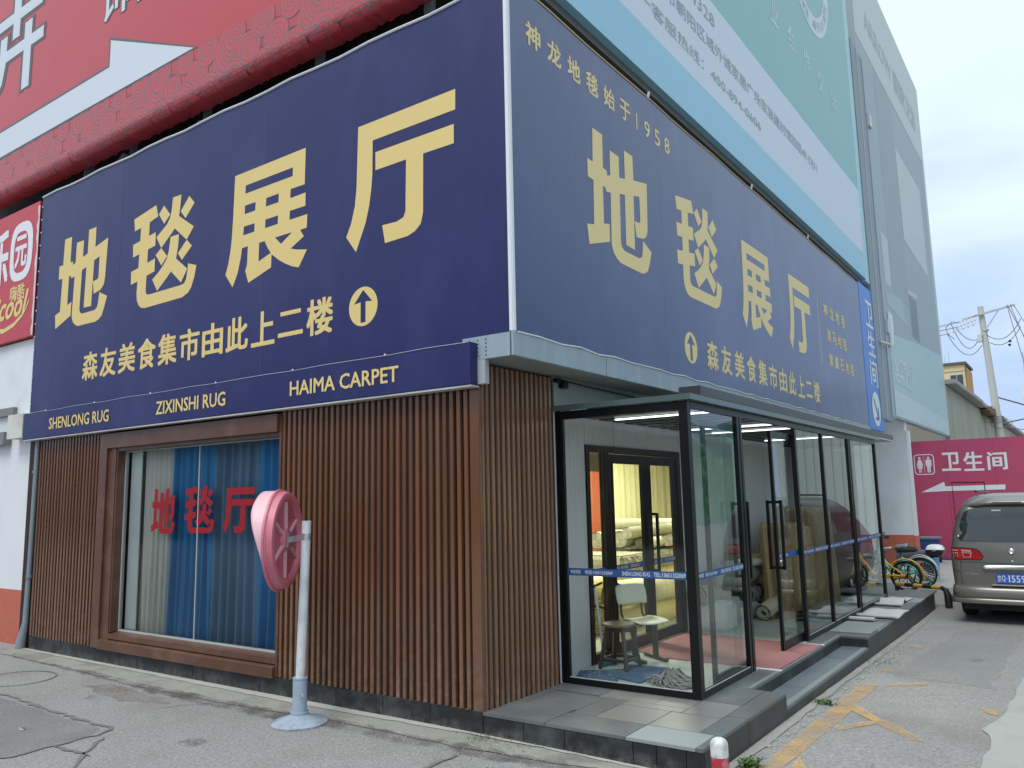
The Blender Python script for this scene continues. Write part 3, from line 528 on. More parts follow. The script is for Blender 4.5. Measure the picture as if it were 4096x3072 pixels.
# scroll border
b=MB()
def fR(of):
    def g(u,v):
        d=7.06-v
        if d<=0: return (u,-of,v)
        for (y0,z0),(y1,z1) in zip(prof[1:],prof[2:]):
            l=math.hypot(y1-y0,z1-z0)
            if d<=l or y1>.2: t=d/l; ny,nz=-(z0-z1)/l,-(y1-y0)/l; return (u,y0+(y1-y0)*t+ny*of*1.4,z0+(z1-z0)*t+nz*of*1.4)
            d-=l
    return g
def band(P,wd,of):
    for p,q in zip(P,P[1:]):
        d=(Vector(q)-Vector(p)); 
        if d.length<1e-5: continue
        d.normalize(); nn=Vector((-d.y,d.x))*wd/2; b.face([fR(of)(*(Vector(r_)+s_)) for r_,s_ in ((p,nn),(q,nn),(q,-nn),(p,-nn))])
def clipz(P): return [(x,min(max(z,7.085),7.60)) for x,z in P]
fl_=MB(); rnd=random.Random(3)
Z0_,Z1_=6.90,7.612
def seglines(P,wd,of):
    seg=[]
    for p in P:
        if Z0_<p[1]<Z1_: seg.append(p)
        else: band(seg,wd,of); seg=[]
    band(seg,wd,of)
cells=[]; x=-11.4; k=0
while x<-.5:
    for cz,r,dx in ((7.50,.21,0),(7.22,.23,.26),(6.98,.21,.0)): cells.append((x+dx+rnd.uniform(-.04,.04),cz+rnd.uniform(-.02,.02),r*rnd.uniform(.85,1.15)))
    x+=.52
    if k%3==2: cells.append((x-.10,7.34,.30))
    k+=1
for i,(cx,cz,r) in enumerate(cells):
    of=.0015+.00004*i
    P=[(cx+r*math.cos(2*math.pi*q/26),min(max(cz+r*math.sin(2*math.pi*q/26),Z0_),Z1_)) for q in range(26)]
    
    if min(p[1] for p in P)>=7.06: fl_.face([fR(of)(*p) for p in P])
    else:
        rows=[Z0_+(Z1_-Z0_)*q/16 for q in range(17)]
        for za,zb in zip(rows,rows[1:]):
            ha=max(0,r*r-(za-cz)**2)**.5; hb=max(0,r*r-(zb-cz)**2)**.5
            if ha>0 and hb>0: fl_.face([fR(of)(cx-ha,za),fR(of)(cx+ha,za),fR(of)(cx+hb,zb),fR(of)(cx-hb,zb)])
    seglines([(cx+r*.97*math.cos(a),cz+r*.97*math.sin(a)) for a in [2*math.pi*q/36 for q in range(37)]],.015,of+.00002)
    turns=r/.068; sgn=1 if i%2 else -1
    seglines([(cx+r*.84*t*math.cos(sgn*t*turns*2*math.pi+i),cz+r*.84*t*math.sin(sgn*t*turns*2*math.pi+i)) for t in [q/64 for q in range(65)]],.015,of+.00002)
bmesh.ops.dissolve_degenerate(fl_.bm,dist=1e-4,edges=fl_.bm.edges)
tag(fl_.build('scroll_field',redb,rb,fixn=False),kind='stuff')
b.build('scroll_border',mat('scroll_print',(.14,.12,.125),.5),rb,fixn=False)
# ---------------- teal and pale blue billboard, right ----------------
tb=thing('teal_billboard','tall teal, white and pale blue billboard with company address above the right banner','billboard',(.38,7,6.9))
def pan(nm,y0,y1,z0,z1,m,x=.38,par=tb):
    b=MB(); b.box(x-.10,x,y0,y1,z0,z1); return b.build(nm,m,par)
pan('print_area',.25,14.64,6.90,7.53,mat('pale_blue_vinyl',(.27,.52,.66),.4,var=.03))
pan('print_area',.25,14.64,7.53,9.10,mat('white_blue_vinyl',(.56,.63,.72),.4,var=.03))
pan('print_area',.25,14.64,9.10,16.5,mat('teal_vinyl',(.19,.43,.44),.4,var=.05))
pan('print_area',14.64,15.06,6.85,16.5,mat('cyan_edge_vinyl',(.33,.58,.63),.4,var=.03))
b=MB(); b.box(.20,.285,.25,15.0,6.80,6.95); b.build('bottom_beam',mat('dark_beam',(.12,.12,.115),.6),tb)
gp=mat('grey_print',(.30,.36,.37),.5); ft=fB(.004)
lettering('统一客服热线：400-894-0606',ft,2.35,7.26,7.80,8.0,gp,tb,bold=0)
lettering('北京市朝阳区城外诚家居广场家装建材馆四层4F-DJ11',ft,2.9,10.80,8.22,8.48,gp,tb,bold=0)
lettering('010-84328',ft,3.4,5.34,8.70,8.90,gp,tb,bold=0)
wp=mat('white_print',(.70,.78,.76),.5)
for i,ch in enumerate('专业合作伙伴'):
    c=7.45+i*1.055; lettering(ch,ft,c-.22,c+.22,10.35,10.85,wp,tb,bold=0,name='character')
b=MB(); n=64
cir=lambda r:[(11.25+r*math.cos(2*math.pi*k/n),13.32+r*math.sin(2*math.pi*k/n)) for k in range(n)]
b.poly3([cir(1.72)],ft,[cir(1.30)]); b.build('ring_emblem',mat('white_ring_print',(.60,.70,.75),.5),tb,fixn=False)
s_='ALLIANCE AFFILIATE'
for i,ch in enumerate(s_):
    if ch==' ': continue
    a=R(205+i*8); me=text_mesh(ch,0); 
    for v in me.vertices:
        lx,lz=(v.co.x-.3)*.30,(v.co.y)*.30; rr=1.60; th=a+math.pi/2
        v.co=Vector(fB(.008)(11.25+rr*math.cos(a)+lx*math.cos(th)-lz*math.sin(th),13.32+rr*math.sin(a)+lx*math.sin(th)+lz*math.cos(th)))
    me.materials.clear(); me.materials.append(gp); o=bpy.data.objects.new('character',me); COL.objects.link(o); o.parent=tb; o.location=-world_loc(tb)
# grey steel column between billboards
gc=thing('steel_column','tall grey steel column between teal billboard and grey bathroom billboard','column',(.35,16,0))
b=MB(); b.box(.26,.40,15.10,16.45,3.6,13.3); b.build('column',M['steel'],gc)
b=MB(); b.box(.20,.37,16.45,16.95,3.7,13.8); b.build('flange',mat('grey_steel_flange',(.27,.32,.35),.5,var=.1),gc)
b=MB(); b.box(.401,.412,15.7,15.78,3.6,13.3); b.box(.38,.40,16.3,16.34,3.7,13.3); b.build('seam',mat('pale_steel_edge',(.4,.44,.46),.5),gc)
for z in (11.5,5.9): b=MB(); b.box(.37,.44,16.6,16.85,z,z+.35); b.build('bracket',M['galv'],gc)
b=MB(); b.tube([(.42,15.5,5.5),(.55,16.0,5.48),(.45,16.5,5.5)],.03,6); b.build('bracket',M['galv'],gc)
fl=thing('floodlight','white floodlight fixed beside the steel column','floodlight',(.5,17.3,5.6))
b=MB(); b.extr([(17.0,6.52),(17.35,6.45),(17.38,6.2),(17.2,5.7),(17.0,5.6)],fB(0,.39),(.05,0,0)); b.build('housing',M['strip'],fl)
# grey bathroom billboard
ab=thing('bathroom_billboard','very tall pale grey bathroom advertising billboard reaching toward the street','billboard',(.38,22,3.7))
def q(nm,pts,m,of=.004,d=0):
    b=MB(); b.poly3([pts],fB(of)); return b.build(nm,m,ab,fixn=False)
b=MB(); b.box(.22,.38,15.9,26.85,3.75,16.85); b.build('print_area',mat('grey_green_vinyl',(.34,.41,.435),.5,var=.06,vscale=.6),ab)
q('print_area',[(15.9,13.86),(26.85,13.86),(26.85,16.84),(15.9,16.84)],mat('pale_grey_vinyl',(.55,.60,.59),.5,var=.03))
q('print_area',[(26.3,3.8),(26.85,3.8),(26.85,13.85),(26.3,13.85)],mat('pale_edge_vinyl',(.50,.56,.56),.5))
q('print_area',[(16.95,3.8),(26.3,3.8),(26.3,6.6),(21.9,6.35),(16.95,5.95)],mat('pale_cyan_vinyl',(.42,.56,.59),.5,var=.05,vscale=.5))
q('print_area',[(16.95,3.8),(26.84,3.8),(26.84,4.3),(16.95,4.5)],mat('paler_cyan_vinyl',(.52,.63,.66),.5,var=.05,vscale=.5),.008)
q('mirror_print',[(20.75,9.45),(20.65,12.35),(25.1,12.35),(25.2,9.2)],mat('pale_mirror_print',(.50,.57,.56),.45,var=.1,vscale=.5))
q('cabinet_print',[(17.0,8.75),(17.95,8.7),(17.9,7.35),(17.1,7.3)],mat('pale_cabinet_print',(.46,.54,.55),.45))
q('counter_print',[(17.05,7.1),(19.4,7.3),(19.9,6.6),(17.05,6.75)],mat('counter_print',(.36,.46,.48),.45))
dkg=mat('striped_basin_print',(.22,.28,.29),.5)
for i in range(7): q('basin_print',[(20.75+i*.19,6.42),(20.85+i*.19,6.42),(20.85+i*.19,7.7),(20.75+i*.19,7.7)],dkg)
q('basin_print',[(20.6,7.7),(22.3,7.85),(22.25,8.0),(20.6,7.85)],mat('pale_cabinet_print',(1,1,1)),.006)
q('shade_print',[(18.1,7.4),(20.6,7.2),(20.6,13.8),(18.1,13.8)],mat('grey_green_shade_print',(.31,.375,.40),.5),.002)
lettering('ARROW 箭牌卫浴',fB(.008),17.3,25.6,14.6,15.42,mat('faint_grey_print',(.42,.465,.46),.5),ab,bold=.012)
lettering('全卫定制',fB(.008),17.25,19.9,4.88,5.46,mat('white_ad_print',(.70,.78,.80),.5),ab,bold=.005)
lettering('Full bathroom customization',fB(.008),17.3,19.9,4.66,4.76,mat('white_ad_print',(1,1,1)),ab,bold=0)
# wall pillar, hoarding
wpil=thing('white_pillar','white wall pillar with orange red base beyond the glass porch','pillar',(0,19,0))
b=MB(); b.box(-6,.30,18.5,18.8,.72,3.93); b.build('wall',M['white'],wpil)
b=MB(); b.box(-6,.305,18.49,18.8,-.2,.72); b.build('painted_base',M['orange'],wpil)
b=MB(); b.box(.305,.375,18.52,18.80,.70,3.50); b.build('edge_panel',mat('pale_edge_paint',(.74,.76,.78),.6),wpil)
b=MB(); b.box(.31,.38,18.51,18.80,-.2,.70); b.build('painted_base',mat('bright_orange_paint',(.62,.17,.11),.65),wpil)
ho=thing('pink_hoarding','magenta hoarding with white restroom characters, icon and left arrow','hoarding',(3,20.7,0))
mg=mat('magenta_vinyl',(.45,.06,.135),.45,dust=(-.1,.9,'4e3a3e',.55),stain='8f5066',stain_scale=.9,stain_amt=.35,var=.08,vscale=.8,bump=.1,bscale=1.2)
b=MB(); b.box(-3,3.15,20.70,20.85,-.2,3.31); b.build('panel',mg,ho)
hf=lambda of:(lambda u,v:(u,20.7-of,v))
for ch,u0,u1,v0,v1 in (('卫',.83,1.31,2.42,2.955),('生',1.39,1.885,2.40,2.945),('间',1.975,2.455,2.41,2.915)): lettering(ch,hf(.006),u0,u1,v0,v1,wv,ho,bold=.03,name='character')
rr=lambda x0,x1,z0,z1,r:[(cx+r*math.cos(a),cz+r*math.sin(a)) for cx,cz,a0 in ((x1-r,z1-r,0),(x0+r,z1-r,90),(x0+r,z0+r,180),(x1-r,z0+r,270)) for a in [R(a0+t) for t in (0,30,60,90)]]
b=MB(); b.poly3([rr(.115,.645,2.335,2.93,.09)],hf(.006),[rr(.14,.62,2.36,2.905,.07)]); b.build('icon_border',wv,ho,fixn=False)
for cx,wom in ((.265,1),(.495,0)):
    b=MB(); b.poly3([[(cx+.035*math.cos(R(t)),2.82+.035*math.sin(R(t))) for t in range(0,360,30)]],hf(.006))
    P=[(-.04,2.775),(.04,2.775),(.085,2.60),(.062,2.59),(.035,2.68),(.075,2.52),(.035,2.52),(.035,2.40),(.006,2.40),(.006,2.51),(-.006,2.51),(-.006,2.40),(-.035,2.40),(-.035,2.52),(-.075,2.52),(-.035,2.68),(-.062,2.59),(-.085,2.60)] if wom else [(-.055,2.775),(.055,2.775),(.075,2.75),(.075,2.58),(.05,2.58),(.045,2.70),(.042,2.40),(.008,2.40),(.006,2.56),(-.006,2.56),(-.008,2.40),(-.042,2.40),(-.045,2.70),(-.05,2.58),(-.075,2.58),(-.075,2.75)]
    b.poly3([[(cx+x,z) for x,z in P]],hf(.006)); b.build('figure_icon',wv,ho,fixn=False)
b=MB(); b.poly3([[(.376,2.38),(.384,2.38),(.384,2.88),(.376,2.88)]],hf(.006)); b.build('icon_bar',wv,ho,fixn=False)
b=MB(); b.poly3([[(.23,1.83),(.83,1.855),(2.34,1.87),(2.35,2.005),(.87,1.99),(.85,2.12)]],hf(.006)); b.build('arrow',wv,ho,fixn=False)
b=MB()
for P in ([(1.035,2.10),(1.05,2.10),(1.06,.4),(1.045,.4)],[(1.035,2.085),(1.85,2.07),(1.85,2.095),(1.035,2.11)],[(1.835,2.09),(1.86,2.09),(1.86,.4),(1.845,.4)]): b.poly3([P],hf(.010))
b.build('door_outline',mat('dark_slit',(.03,.01,.015),.7),ho,fixn=False)
for x_ in (.95,2.15):
    b=MB(); b.box(x_,x_+.012,20.696,20.6995,-.1,3.31); b.build('sheet_joint',mat('magenta_joint',(.30,.04,.09),.6),ho)
b=MB(); b.box(-3,3.15,20.6,20.695,-.12,-.03); b.build('base_pipe',mat('dark_blue_base',(.04,.06,.09),.6),ho)
# concrete building behind
cb=thing('concrete_building','old beige rendered building with overhanging roof edge behind the hoarding','building',(.4,50,0))
b=MB(); b.box(-12,.40,26.9,90,-.3,5.6); b.build('wall',mat('beige_render',(.42,.40,.34),.85,var=.12,vscale=.5,bump=.2,bscale=6,stain='7d766a',stain_scale=.35,stain_amt=.6,stretch=(1,1,.5)),cb)
rnd=random.Random(5)
for a in range(20):
    y=26.9+a*3.1; b=MB(); b.box(-12,.72+rnd.uniform(-.03,.03),y+.02,y+3.08,5.62+rnd.uniform(0,.04)+a*.006,5.80+a*.006); b.build('roof_slab',mat('roof_edge_concrete',(.36,.35,.33),.9,var=.25,vscale=3),cb)
b=MB()
for i in range(60): y=38+rnd.uniform(0,9); b.bbox(.3+rnd.uniform(0,.3),.62+rnd.uniform(0,.3),y,y+.35,5.35+rnd.uniform(0,.25),5.5+rnd.uniform(.05,.3),.02)
tag(b.build('broken_eaves',mat('rusty_rubble',(.20,.13,.09),.9,var=.4),cb),kind='stuff')
# ---------------- platform and steps ----------------
pf=thing('entrance_platform','raised dark slate tiled platform with a cut-in lower step in front of the glass porch','platform',(.9,5,0))
b=MB(); b.box(.0,1.885,.003,1.83,-.2,.150); b.box(0,1.585,1.83,5.06,-.2,.150); b.box(0,1.885,5.06,10.13,-.2,.150); b.box(1.585,1.885,1.83,5.06,-.2,.030); b.build('core',M['grout'],pf)
def tiles(name,rects,m,z0,z1,g=.004):
    for r in rects:
        x0,x1,y0,y1=r[:4]; mm=r[4] if len(r)>4 else m; dz=random.uniform(0,.0025)
        b=MB(); b.bbox(x0+g/2,x1-g/2,y0+g/2,y1-g/2,z0,z1+dz,.002); b.build(name,mm,pf)
ST,SP=M['slate_top'],M['slate_pale']
warm=mat('warm_slate_paving',(.20,.195,.185),.33,var=.2,vscale=2,bump=.08,bscale=20,stain='6a6660',stain_scale=2.5,stain_amt=.4)
tiles('paving_tile',[(.0,.11,.45,.95),(.0,.60,-.02,.45),(.11,.62,.45,.93),(.0,.55,.95,1.21),(.60,1.30,-.02,.34),(1.30,1.84,-.02,.345,SP),(.62,.84,.34,.93),(.84,1.30,.34,.79,warm),(1.30,1.72,.345,.79,warm),(.55,1.07,.93,1.21,warm),(.84,1.36,.79,1.21,warm) if 0 else (1.07,1.385,.93,1.21,warm),(.84,1.385,.79,.93,warm),(1.385,1.72,.79,1.25,warm),
 (1.72,1.90,.345,.88),(1.72,1.90,.88,1.84),(1.385,1.72,1.25,1.84),(1.84,1.90,-.02,.345)],ST,.150,ZP)
tiles('paving_tile',[(1.385,1.60,1.84+i*.64,1.84+(i+1)*.64) for i in range(5)],ST,.150,ZP)
tiles('paving_tile',[(1.385,1.90,5.04+i*.60,5.04+(i+1)*.60,(ST,SP,ST,SP,ST,ST,SP,ST,ST)[i]) for i in range(9)]+[(0,.7,9.06,9.6),(.7,1.385,9.06,9.6),(0,.7,9.6,10.14),(.7,1.385,9.6,10.14)],ST,.150,ZP)
tiles('tread_tile',[(1.60,1.90,1.84+i*.8,1.84+(i+1)*.8) for i in range(4)],mat('bluish_slate_tread',(.14,.165,.18),.4,var=.3,vscale=2,bump=.1,stain='56606a',stain_scale=2.2,stain_amt=.5),.030,.055)
# risers
for a,c in zip((0,.40,.777,1.357,1.541,1.767),(.40,.777,1.357,1.541,1.767,1.9)):
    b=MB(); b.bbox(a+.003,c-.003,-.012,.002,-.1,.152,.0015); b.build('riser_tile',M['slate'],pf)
for y0,y1 in [(.0,.88),(.88,1.84)]+[(5.04+i*.85,5.04+(i+1)*.85) for i in range(6)]:
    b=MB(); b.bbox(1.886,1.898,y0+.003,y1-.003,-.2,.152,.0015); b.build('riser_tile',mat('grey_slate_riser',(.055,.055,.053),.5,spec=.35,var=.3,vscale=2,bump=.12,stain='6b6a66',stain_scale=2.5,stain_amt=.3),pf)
for i in range(4):
    b=MB(); b.bbox(1.586,1.598,1.843+i*.8,1.837+(i+1)*.8,.055,.152,.0015); b.build('riser_tile',M['slate'],pf)
    b=MB(); b.bbox(1.886,1.898,1.843+i*.8,1.837+(i+1)*.8,-.2,.032,.0015); b.build('riser_tile',MATS['grey_slate_riser'],pf)
b=MB(); b.bbox(1.60,1.898,1.835,1.843,-.1,.152,.001).bbox(1.60,1.898,5.035,5.043,-.1,.152,.001); b.build('riser_tile',M['slate'],pf)
as_=mat('pale_groove_strip',(.42,.42,.41),.6)
b=MB()
for x in (1.555,1.575): b.box(x,x+.006,1.86,5.02,ZP+.003,ZP+.006)
for x in (1.84,1.858,1.876): b.box(x,x+.006,1.86,5.02,.058,.061)
b.build('anti_slip_strip',as_,pf)
b=MB(); b.box(1.32,1.60,2.68,2.72,.177,.186).box(1.32,1.60,4.24,4.28,.177,.186); b.build('white_edge_trim',M['strip'],pf)
b=MB(); b.lathe([(.045,0),(.045,.02),(.03,.02)],(1.9,.22,.0),16,Matrix.Rotation(R(90),3,'Y')); b.build('drain_pipe',M['rubber'],pf)
# ---------------- floor inside porch ----------------
b=MB(); b.box(-.6,1.375,1.225,9.02,.16,.178); tag(b.build('porch_floor',mat('pale_green_white_floor',(.50,.55,.52),.25,var=.06,vscale=1.5)),kind='structure')
b=MB(); b.box(-7.7,-.6,.5,13,.15,.176); tag(b.build('shop_floor',mat('shop_floor_tile',(.5,.48,.40),.4)),kind='structure')
# ---------------- glass porch ----------------
gv=thing('glass_porch','black framed glass entrance porch with sliding doors and blue lettered tape','porch',(.7,5,.174))
BK=M['black']; Z0,Z1=.178,2.735
def pb(nm,x0,x1,y0,y1,z0,z1,m=BK,bv=.003): b=MB(); b.bbox(x0,x1,y0,y1,z0,z1,bv); return b.build(nm,m,gv)
pb('post',1.30,1.383,1.216,1.30,Z0,2.735); pb('post',.005,.045,1.216,1.262,Z0,2.735); pb('post',.05,.085,1.218,1.26,Z0+.05,2.70)
pb('rail',.045,1.30,1.216,1.262,Z0,.235); pb('rail',.045,1.30,1.216,1.262,2.655,2.735)
X0,X1=1.338,1.383
for a,c in ((2.455,2.515),(2.535,2.60),(4.43,4.50),(5.66,5.72),(7.10,7.16),(7.20,7.25),(8.94,9.02)): pb('post',X0,X1,a,c,Z0,2.67)
for a,c in ((1.30,2.455),(4.50,5.66),(5.72,7.10),(7.25,8.94)): pb('rail',X0,X1,a,c,Z0,.235)
pb('rail',X0,X1+.002,1.30,9.02,2.67,2.735); pb('rail',.0,1.338,8.97,9.02,Z0,.235); pb('rail',.0,1.338,8.97,9.02,2.66,2.735); pb('post',.005,.05,8.97,9.02,Z0,2.73)
gr_=mat('aluminium_glazing_bead',(.45,.46,.46),.4)
b=MB(); b.box(.05,1.30,1.222,1.228,.235,.243)
for a,c in ((1.30,2.455),(4.50,5.66),(5.72,7.10),(7.25,8.94)): b.box(1.372,1.378,a,c,.235,.243)
b.build('glazing_bead',gr_,gv)
def pane(pts,nm='pane',m=GL): b=MB(); b.face(pts); return b.build(nm,m,gv)
pane([(.085,1.235,.235),(1.30,1.235,.235),(1.30,1.235,2.655),(.085,1.235,2.655)])
for a,c in ((1.30,2.455),(4.50,5.66),(5.72,7.10),(7.25,8.94)): pane([(1.36,a,.235),(1.36,c,.235),(1.36,c,2.67),(1.36,a,2.67)])
pane([(.05,8.99,.235),(1.338,8.99,.235),(1.338,8.99,2.66),(.05,8.99,2.66)])
# roof: glass on dark beams
roofg=glass('roof_glass',(.72,.85,.80),1.5,.03,.05)
b=MB(); b.box(.0,1.43,1.17,9.08,2.738,2.752); b.build('roof_pane',mat('green_glass_edge',(.10,.17,.155),.3),gv) if 0 else None
for a in range(8):
    y0=1.17+a*.985; b=MB(); b.face([(.0,y0+.005,2.775),(1.43,y0+.005,2.775),(1.43,y0+.98,2.775),(0,y0+.98,2.775)]); b.build('roof_pane',roofg,gv)
b=MB(); b.box(1.38,1.44,1.17,9.08,2.738,2.790).box(0,1.38,1.165,1.185,2.738,2.790); b.build('roof_edge',mat('green_glass_edge',(.075,.115,.11),.2,var=.3,vscale=1.5),gv)
y=1.5
while y<9: pb('roof_beam',.0,1.33,y,y+.20,2.712,2.732,M['black'],.002); y+=.30
pb('ledge',1.22,1.43,1.43,10.36,2.795,2.885,mat('dark_grey_ledge_metal',(.035,.037,.038),.35,var=.3,vscale=2,bump=.08,bscale=10)); 
b=MB(); b.box(1.1,1.425,9.08,10.35,2.775,2.794); b.build('ledge_lining',M['strip'],gv)
for y_ in (1.46,2.05,4.0,4.75,6.9):
    b=MB(); b.box(.22,1.31,y_,y_+.045,2.695,2.708); b.build('light_strip',mat('lit_white_strip',(.95,1,1),emis=1.5),gv)
# doors
def door(nm,y0,y1,x,hy):
    d=MB(); d.box(x,x+.035,y0,y0+.05,.19,2.60).box(x,x+.035,y1-.05,y1,.19,2.60).box(x,x+.035,y0+.05,y1-.05,.19,.27).box(x,x+.035,y0+.05,y1-.05,2.53,2.60); d=d.build(nm,BK,gv)
    b=MB(); b.face([(x+.017,y0+.05,.27),(x+.017,y1-.05,.27),(x+.017,y1-.05,2.53),(x+.017,y0+.05,2.53)]); b.build('pane',GL,d)
    for s in (1,-1):
        xx=x+.017+s*.075; b=MB(); b.obox((xx,hy,1.06),(xx,hy,1.82),.03,.03,(1,0,0)); b.obox((x+.017+s*.02,hy,1.08),(xx,hy,1.08),.03,.03); b.obox((x+.017+s*.02,hy,1.80),(xx,hy,1.80),.03,.03); b.build('handle',BK,d)
    return d
door('sliding_door',1.72,2.66,1.285,2.635); door('sliding_door',3.66,4.60,1.30,3.69)
# inner wall and inner doors
gp_=M['greypanel']; XI=-.15
for a,c in ((1.21,2.03),): b=MB(); b.box(XI-.05,XI,a,c,.176,2.79); b.build('wall_panel',gp_,gv)
for a,c in ((2.036,2.685),(2.697,3.545),(3.557,4.47)): b=MB(); b.box(XI-.05,XI,a,c,2.46,2.79); b.build('wall_panel',gp_,gv)
for a,c in ((4.48,5.29),(5.302,6.09),(6.102,6.885),(6.897,7.89),(7.902,9.0)): b=MB(); b.box(XI-.05,XI,a,c,.176,2.79); b.build('wall_panel',gp_,gv)
b=MB(); b.box(XI-.054,XI-.051,1.21,2.0,.176,2.8).box(XI-.054,XI-.051,2.0,4.47,2.46,2.8).box(XI-.054,XI-.051,4.47,9,.176,2.8); b.build('panel_backing',M['rubber'],gv)
b=MB(); b.box(XI,-.001,1.205,1.215,.176,2.79); b.build('wall_panel',gp_,gv)
b=MB(); b.box(-.16,.02,8.97,9.0,.18,2.7); b.build('wall_panel',gp_,gv)
def bar(y0,y1,z0,z1,nm='door_frame',x0=-.20,x1=-.13): b=MB(); b.box(x0,x1,y0,y1,z0,z1); return b.build(nm,BK,gv)
bar(2.03,4.47,2.38,2.459); bar(2.03,2.10,.178,2.38); bar(2.42,2.53,.178,2.38); bar(4.36,4.47,.178,2.38); bar(2.10,2.42,.178,.27)
def idoor(y0,y1,hy):
    d=MB(); d.box(-.185,-.14,y0,y0+.11,.19,2.375).box(-.185,-.14,y1-.11,y1,.19,2.375).box(-.185,-.14,y0+.11,y1-.11,.19,.31).box(-.185,-.14,y0+.11,y1-.11,2.27,2.375); d=d.build('inner_door',BK,gv)
    b=MB(); b.face([(-.16,y0+.11,.31),(-.16,y1-.11,.31),(-.16,y1-.11,2.27),(-.16,y0+.11,2.27)]); b.build('pane',GL,d)
    b=MB(); b.obox((-.08,hy,1.0),(-.08,hy,1.69),.03,.03,(1,0,0)).obox((-.14,hy,1.01),(-.08,hy,1.01),.03,.03).obox((-.14,hy,1.68),(-.08,hy,1.68),.03,.03); b.build('handle',BK,d)
idoor(2.535,3.485,3.40); idoor(3.49,4.355,3.60)
pane([(-.16,2.10,.27),(-.16,2.42,.27),(-.16,2.42,2.38),(-.16,2.10,2.38)])
# tape
tp=mat('blue_tape',(.022,.085,.26),.5); tw=mat('white_tape_text',(.75,.76,.76),.6)
def tape(f,u0,u1,v0,v1,txt,fl=False):
    b=MB(); b.face([f(0)(u0,v0),f(0)(u1,v0),f(0)(u1,v1),f(0)(u0,v1)]); t=b.build('tape',tp,gv)
    for s,a,c in txt:
        o=lettering(s,f(.002),u0+(u1-u0)*a,u0+(u1-u0)*c,v0+.016,v1-.014,tw,None,bold=.012); o.parent=t; o.location=Vector((0,0,0))
TX=(('神龙地毯',.03,.12),('电话:13651332069',.16,.40),('SHEN LONG RUG',.48,.71),('TEL:13651332069',.74,.99))
fa_=lambda o:(lambda u,v:(u,1.231-o,v)); fb_=lambda x:(lambda o:(lambda u,v:(x+o,u,v)))
tape(fa_,.085,1.30,1.168,1.236,TX)
tape(fb_(1.364),1.30,2.455,1.16,1.225,TX); tape(fb_(1.322),3.71,4.55,1.165,1.232,TX[:2]) 
for a,c in ((4.50,5.66),(5.72,7.10),(7.25,8.94)): tape(fb_(1.364),a,c,1.158,1.222,TX)
tape(fb_(-.156),2.10,2.42,1.075,1.14,(('龙地毯',.05,.3),('电话:136513320',.4,.98)))
tape(fb_(-.156),2.645,3.375,1.075,1.14,TX[:2]+(('SHEN LONG RUG',.5,.8),)); tape(fb_(-.156),3.60,4.245,1.075,1.14,(('SHEN LONG RUG',.05,.4),('TEL:13651332069',.5,.98)))
# ---------------- shop room behind the doors ----------------
room=thing('shop_room','lit cream showroom seen through the inner glass doors','room',(-3,6,0))
b=MB(); b.box(-7.8,-7.7,.5,13,.17,3.0).box(-7.7,-.2,12.9,13,.17,3.0).box(-7.7,-.2,.45,.5,.17,3.0); b.build('wall',M['wallroom'],room)
b=MB(); b.box(-7.8,-.21,.45,13,2.95,3.0); b.build('ceiling',mat('white_ceiling',(.8,.8,.75),.8),room)
b=MB(); b.box(-.24,-.205,4.48,13,.17,3.0).box(-.24,-.205,.5,2.0,.17,3.0).box(-.24,-.205,2.0,4.48,2.47,3.0); b.build('wall',M['wallroom'],room)
for i,(x,y) in enumerate(((-1.4,4.2),(-1.4,7.2),(-3.6,5.2))):
    t=thing('ceiling_lamp',('square ceiling lamp nearest the inner doors of the showroom','square ceiling lamp over the far end of the carpet pile','square ceiling lamp in front of the yellow curtains')[i],'lamp',(x,y,2.9),'showroom ceiling lamps')
    b=MB(); b.box(x-.35,x+.35,y-.35,y+.35,2.92,2.95); b.build('diffuser',mat('lamp_diffuser',(1,.95,.75),emis=4),t)
    l=bpy.data.lights.new('showroom_light','AREA'); l.energy=62; l.size=.6; l.color=(1,.95,.78); lo=bpy.data.objects.new('showroom_light',l); COL.objects.link(lo); lo.location=(x,y,2.9)
yc=mat('yellow_green_curtain',(.66,.64,.36),.85,var=.12,vscale=2,stretch=(1,5,.4)); rc=mat('rust_curtain',(.40,.10,.035),.85,var=.2,vscale=2,stretch=(1,5,.4))
curtain('curtain',4.4,7.55,-3.0,.3,2.35,rc,9,.04,'rust orange curtain seen through the narrow sidelight of the inner doors',11,'y')
curtain('curtain',7.5,9.6,-2.9,.3,2.9,yc,9,.05,'yellow green curtain seen through the left inner door',12,'y')
curtain('curtain',9.5,12.8,-2.85,.3,2.9,yc,10,.06,'yellow green curtain bunched behind the right inner door',13,'y')
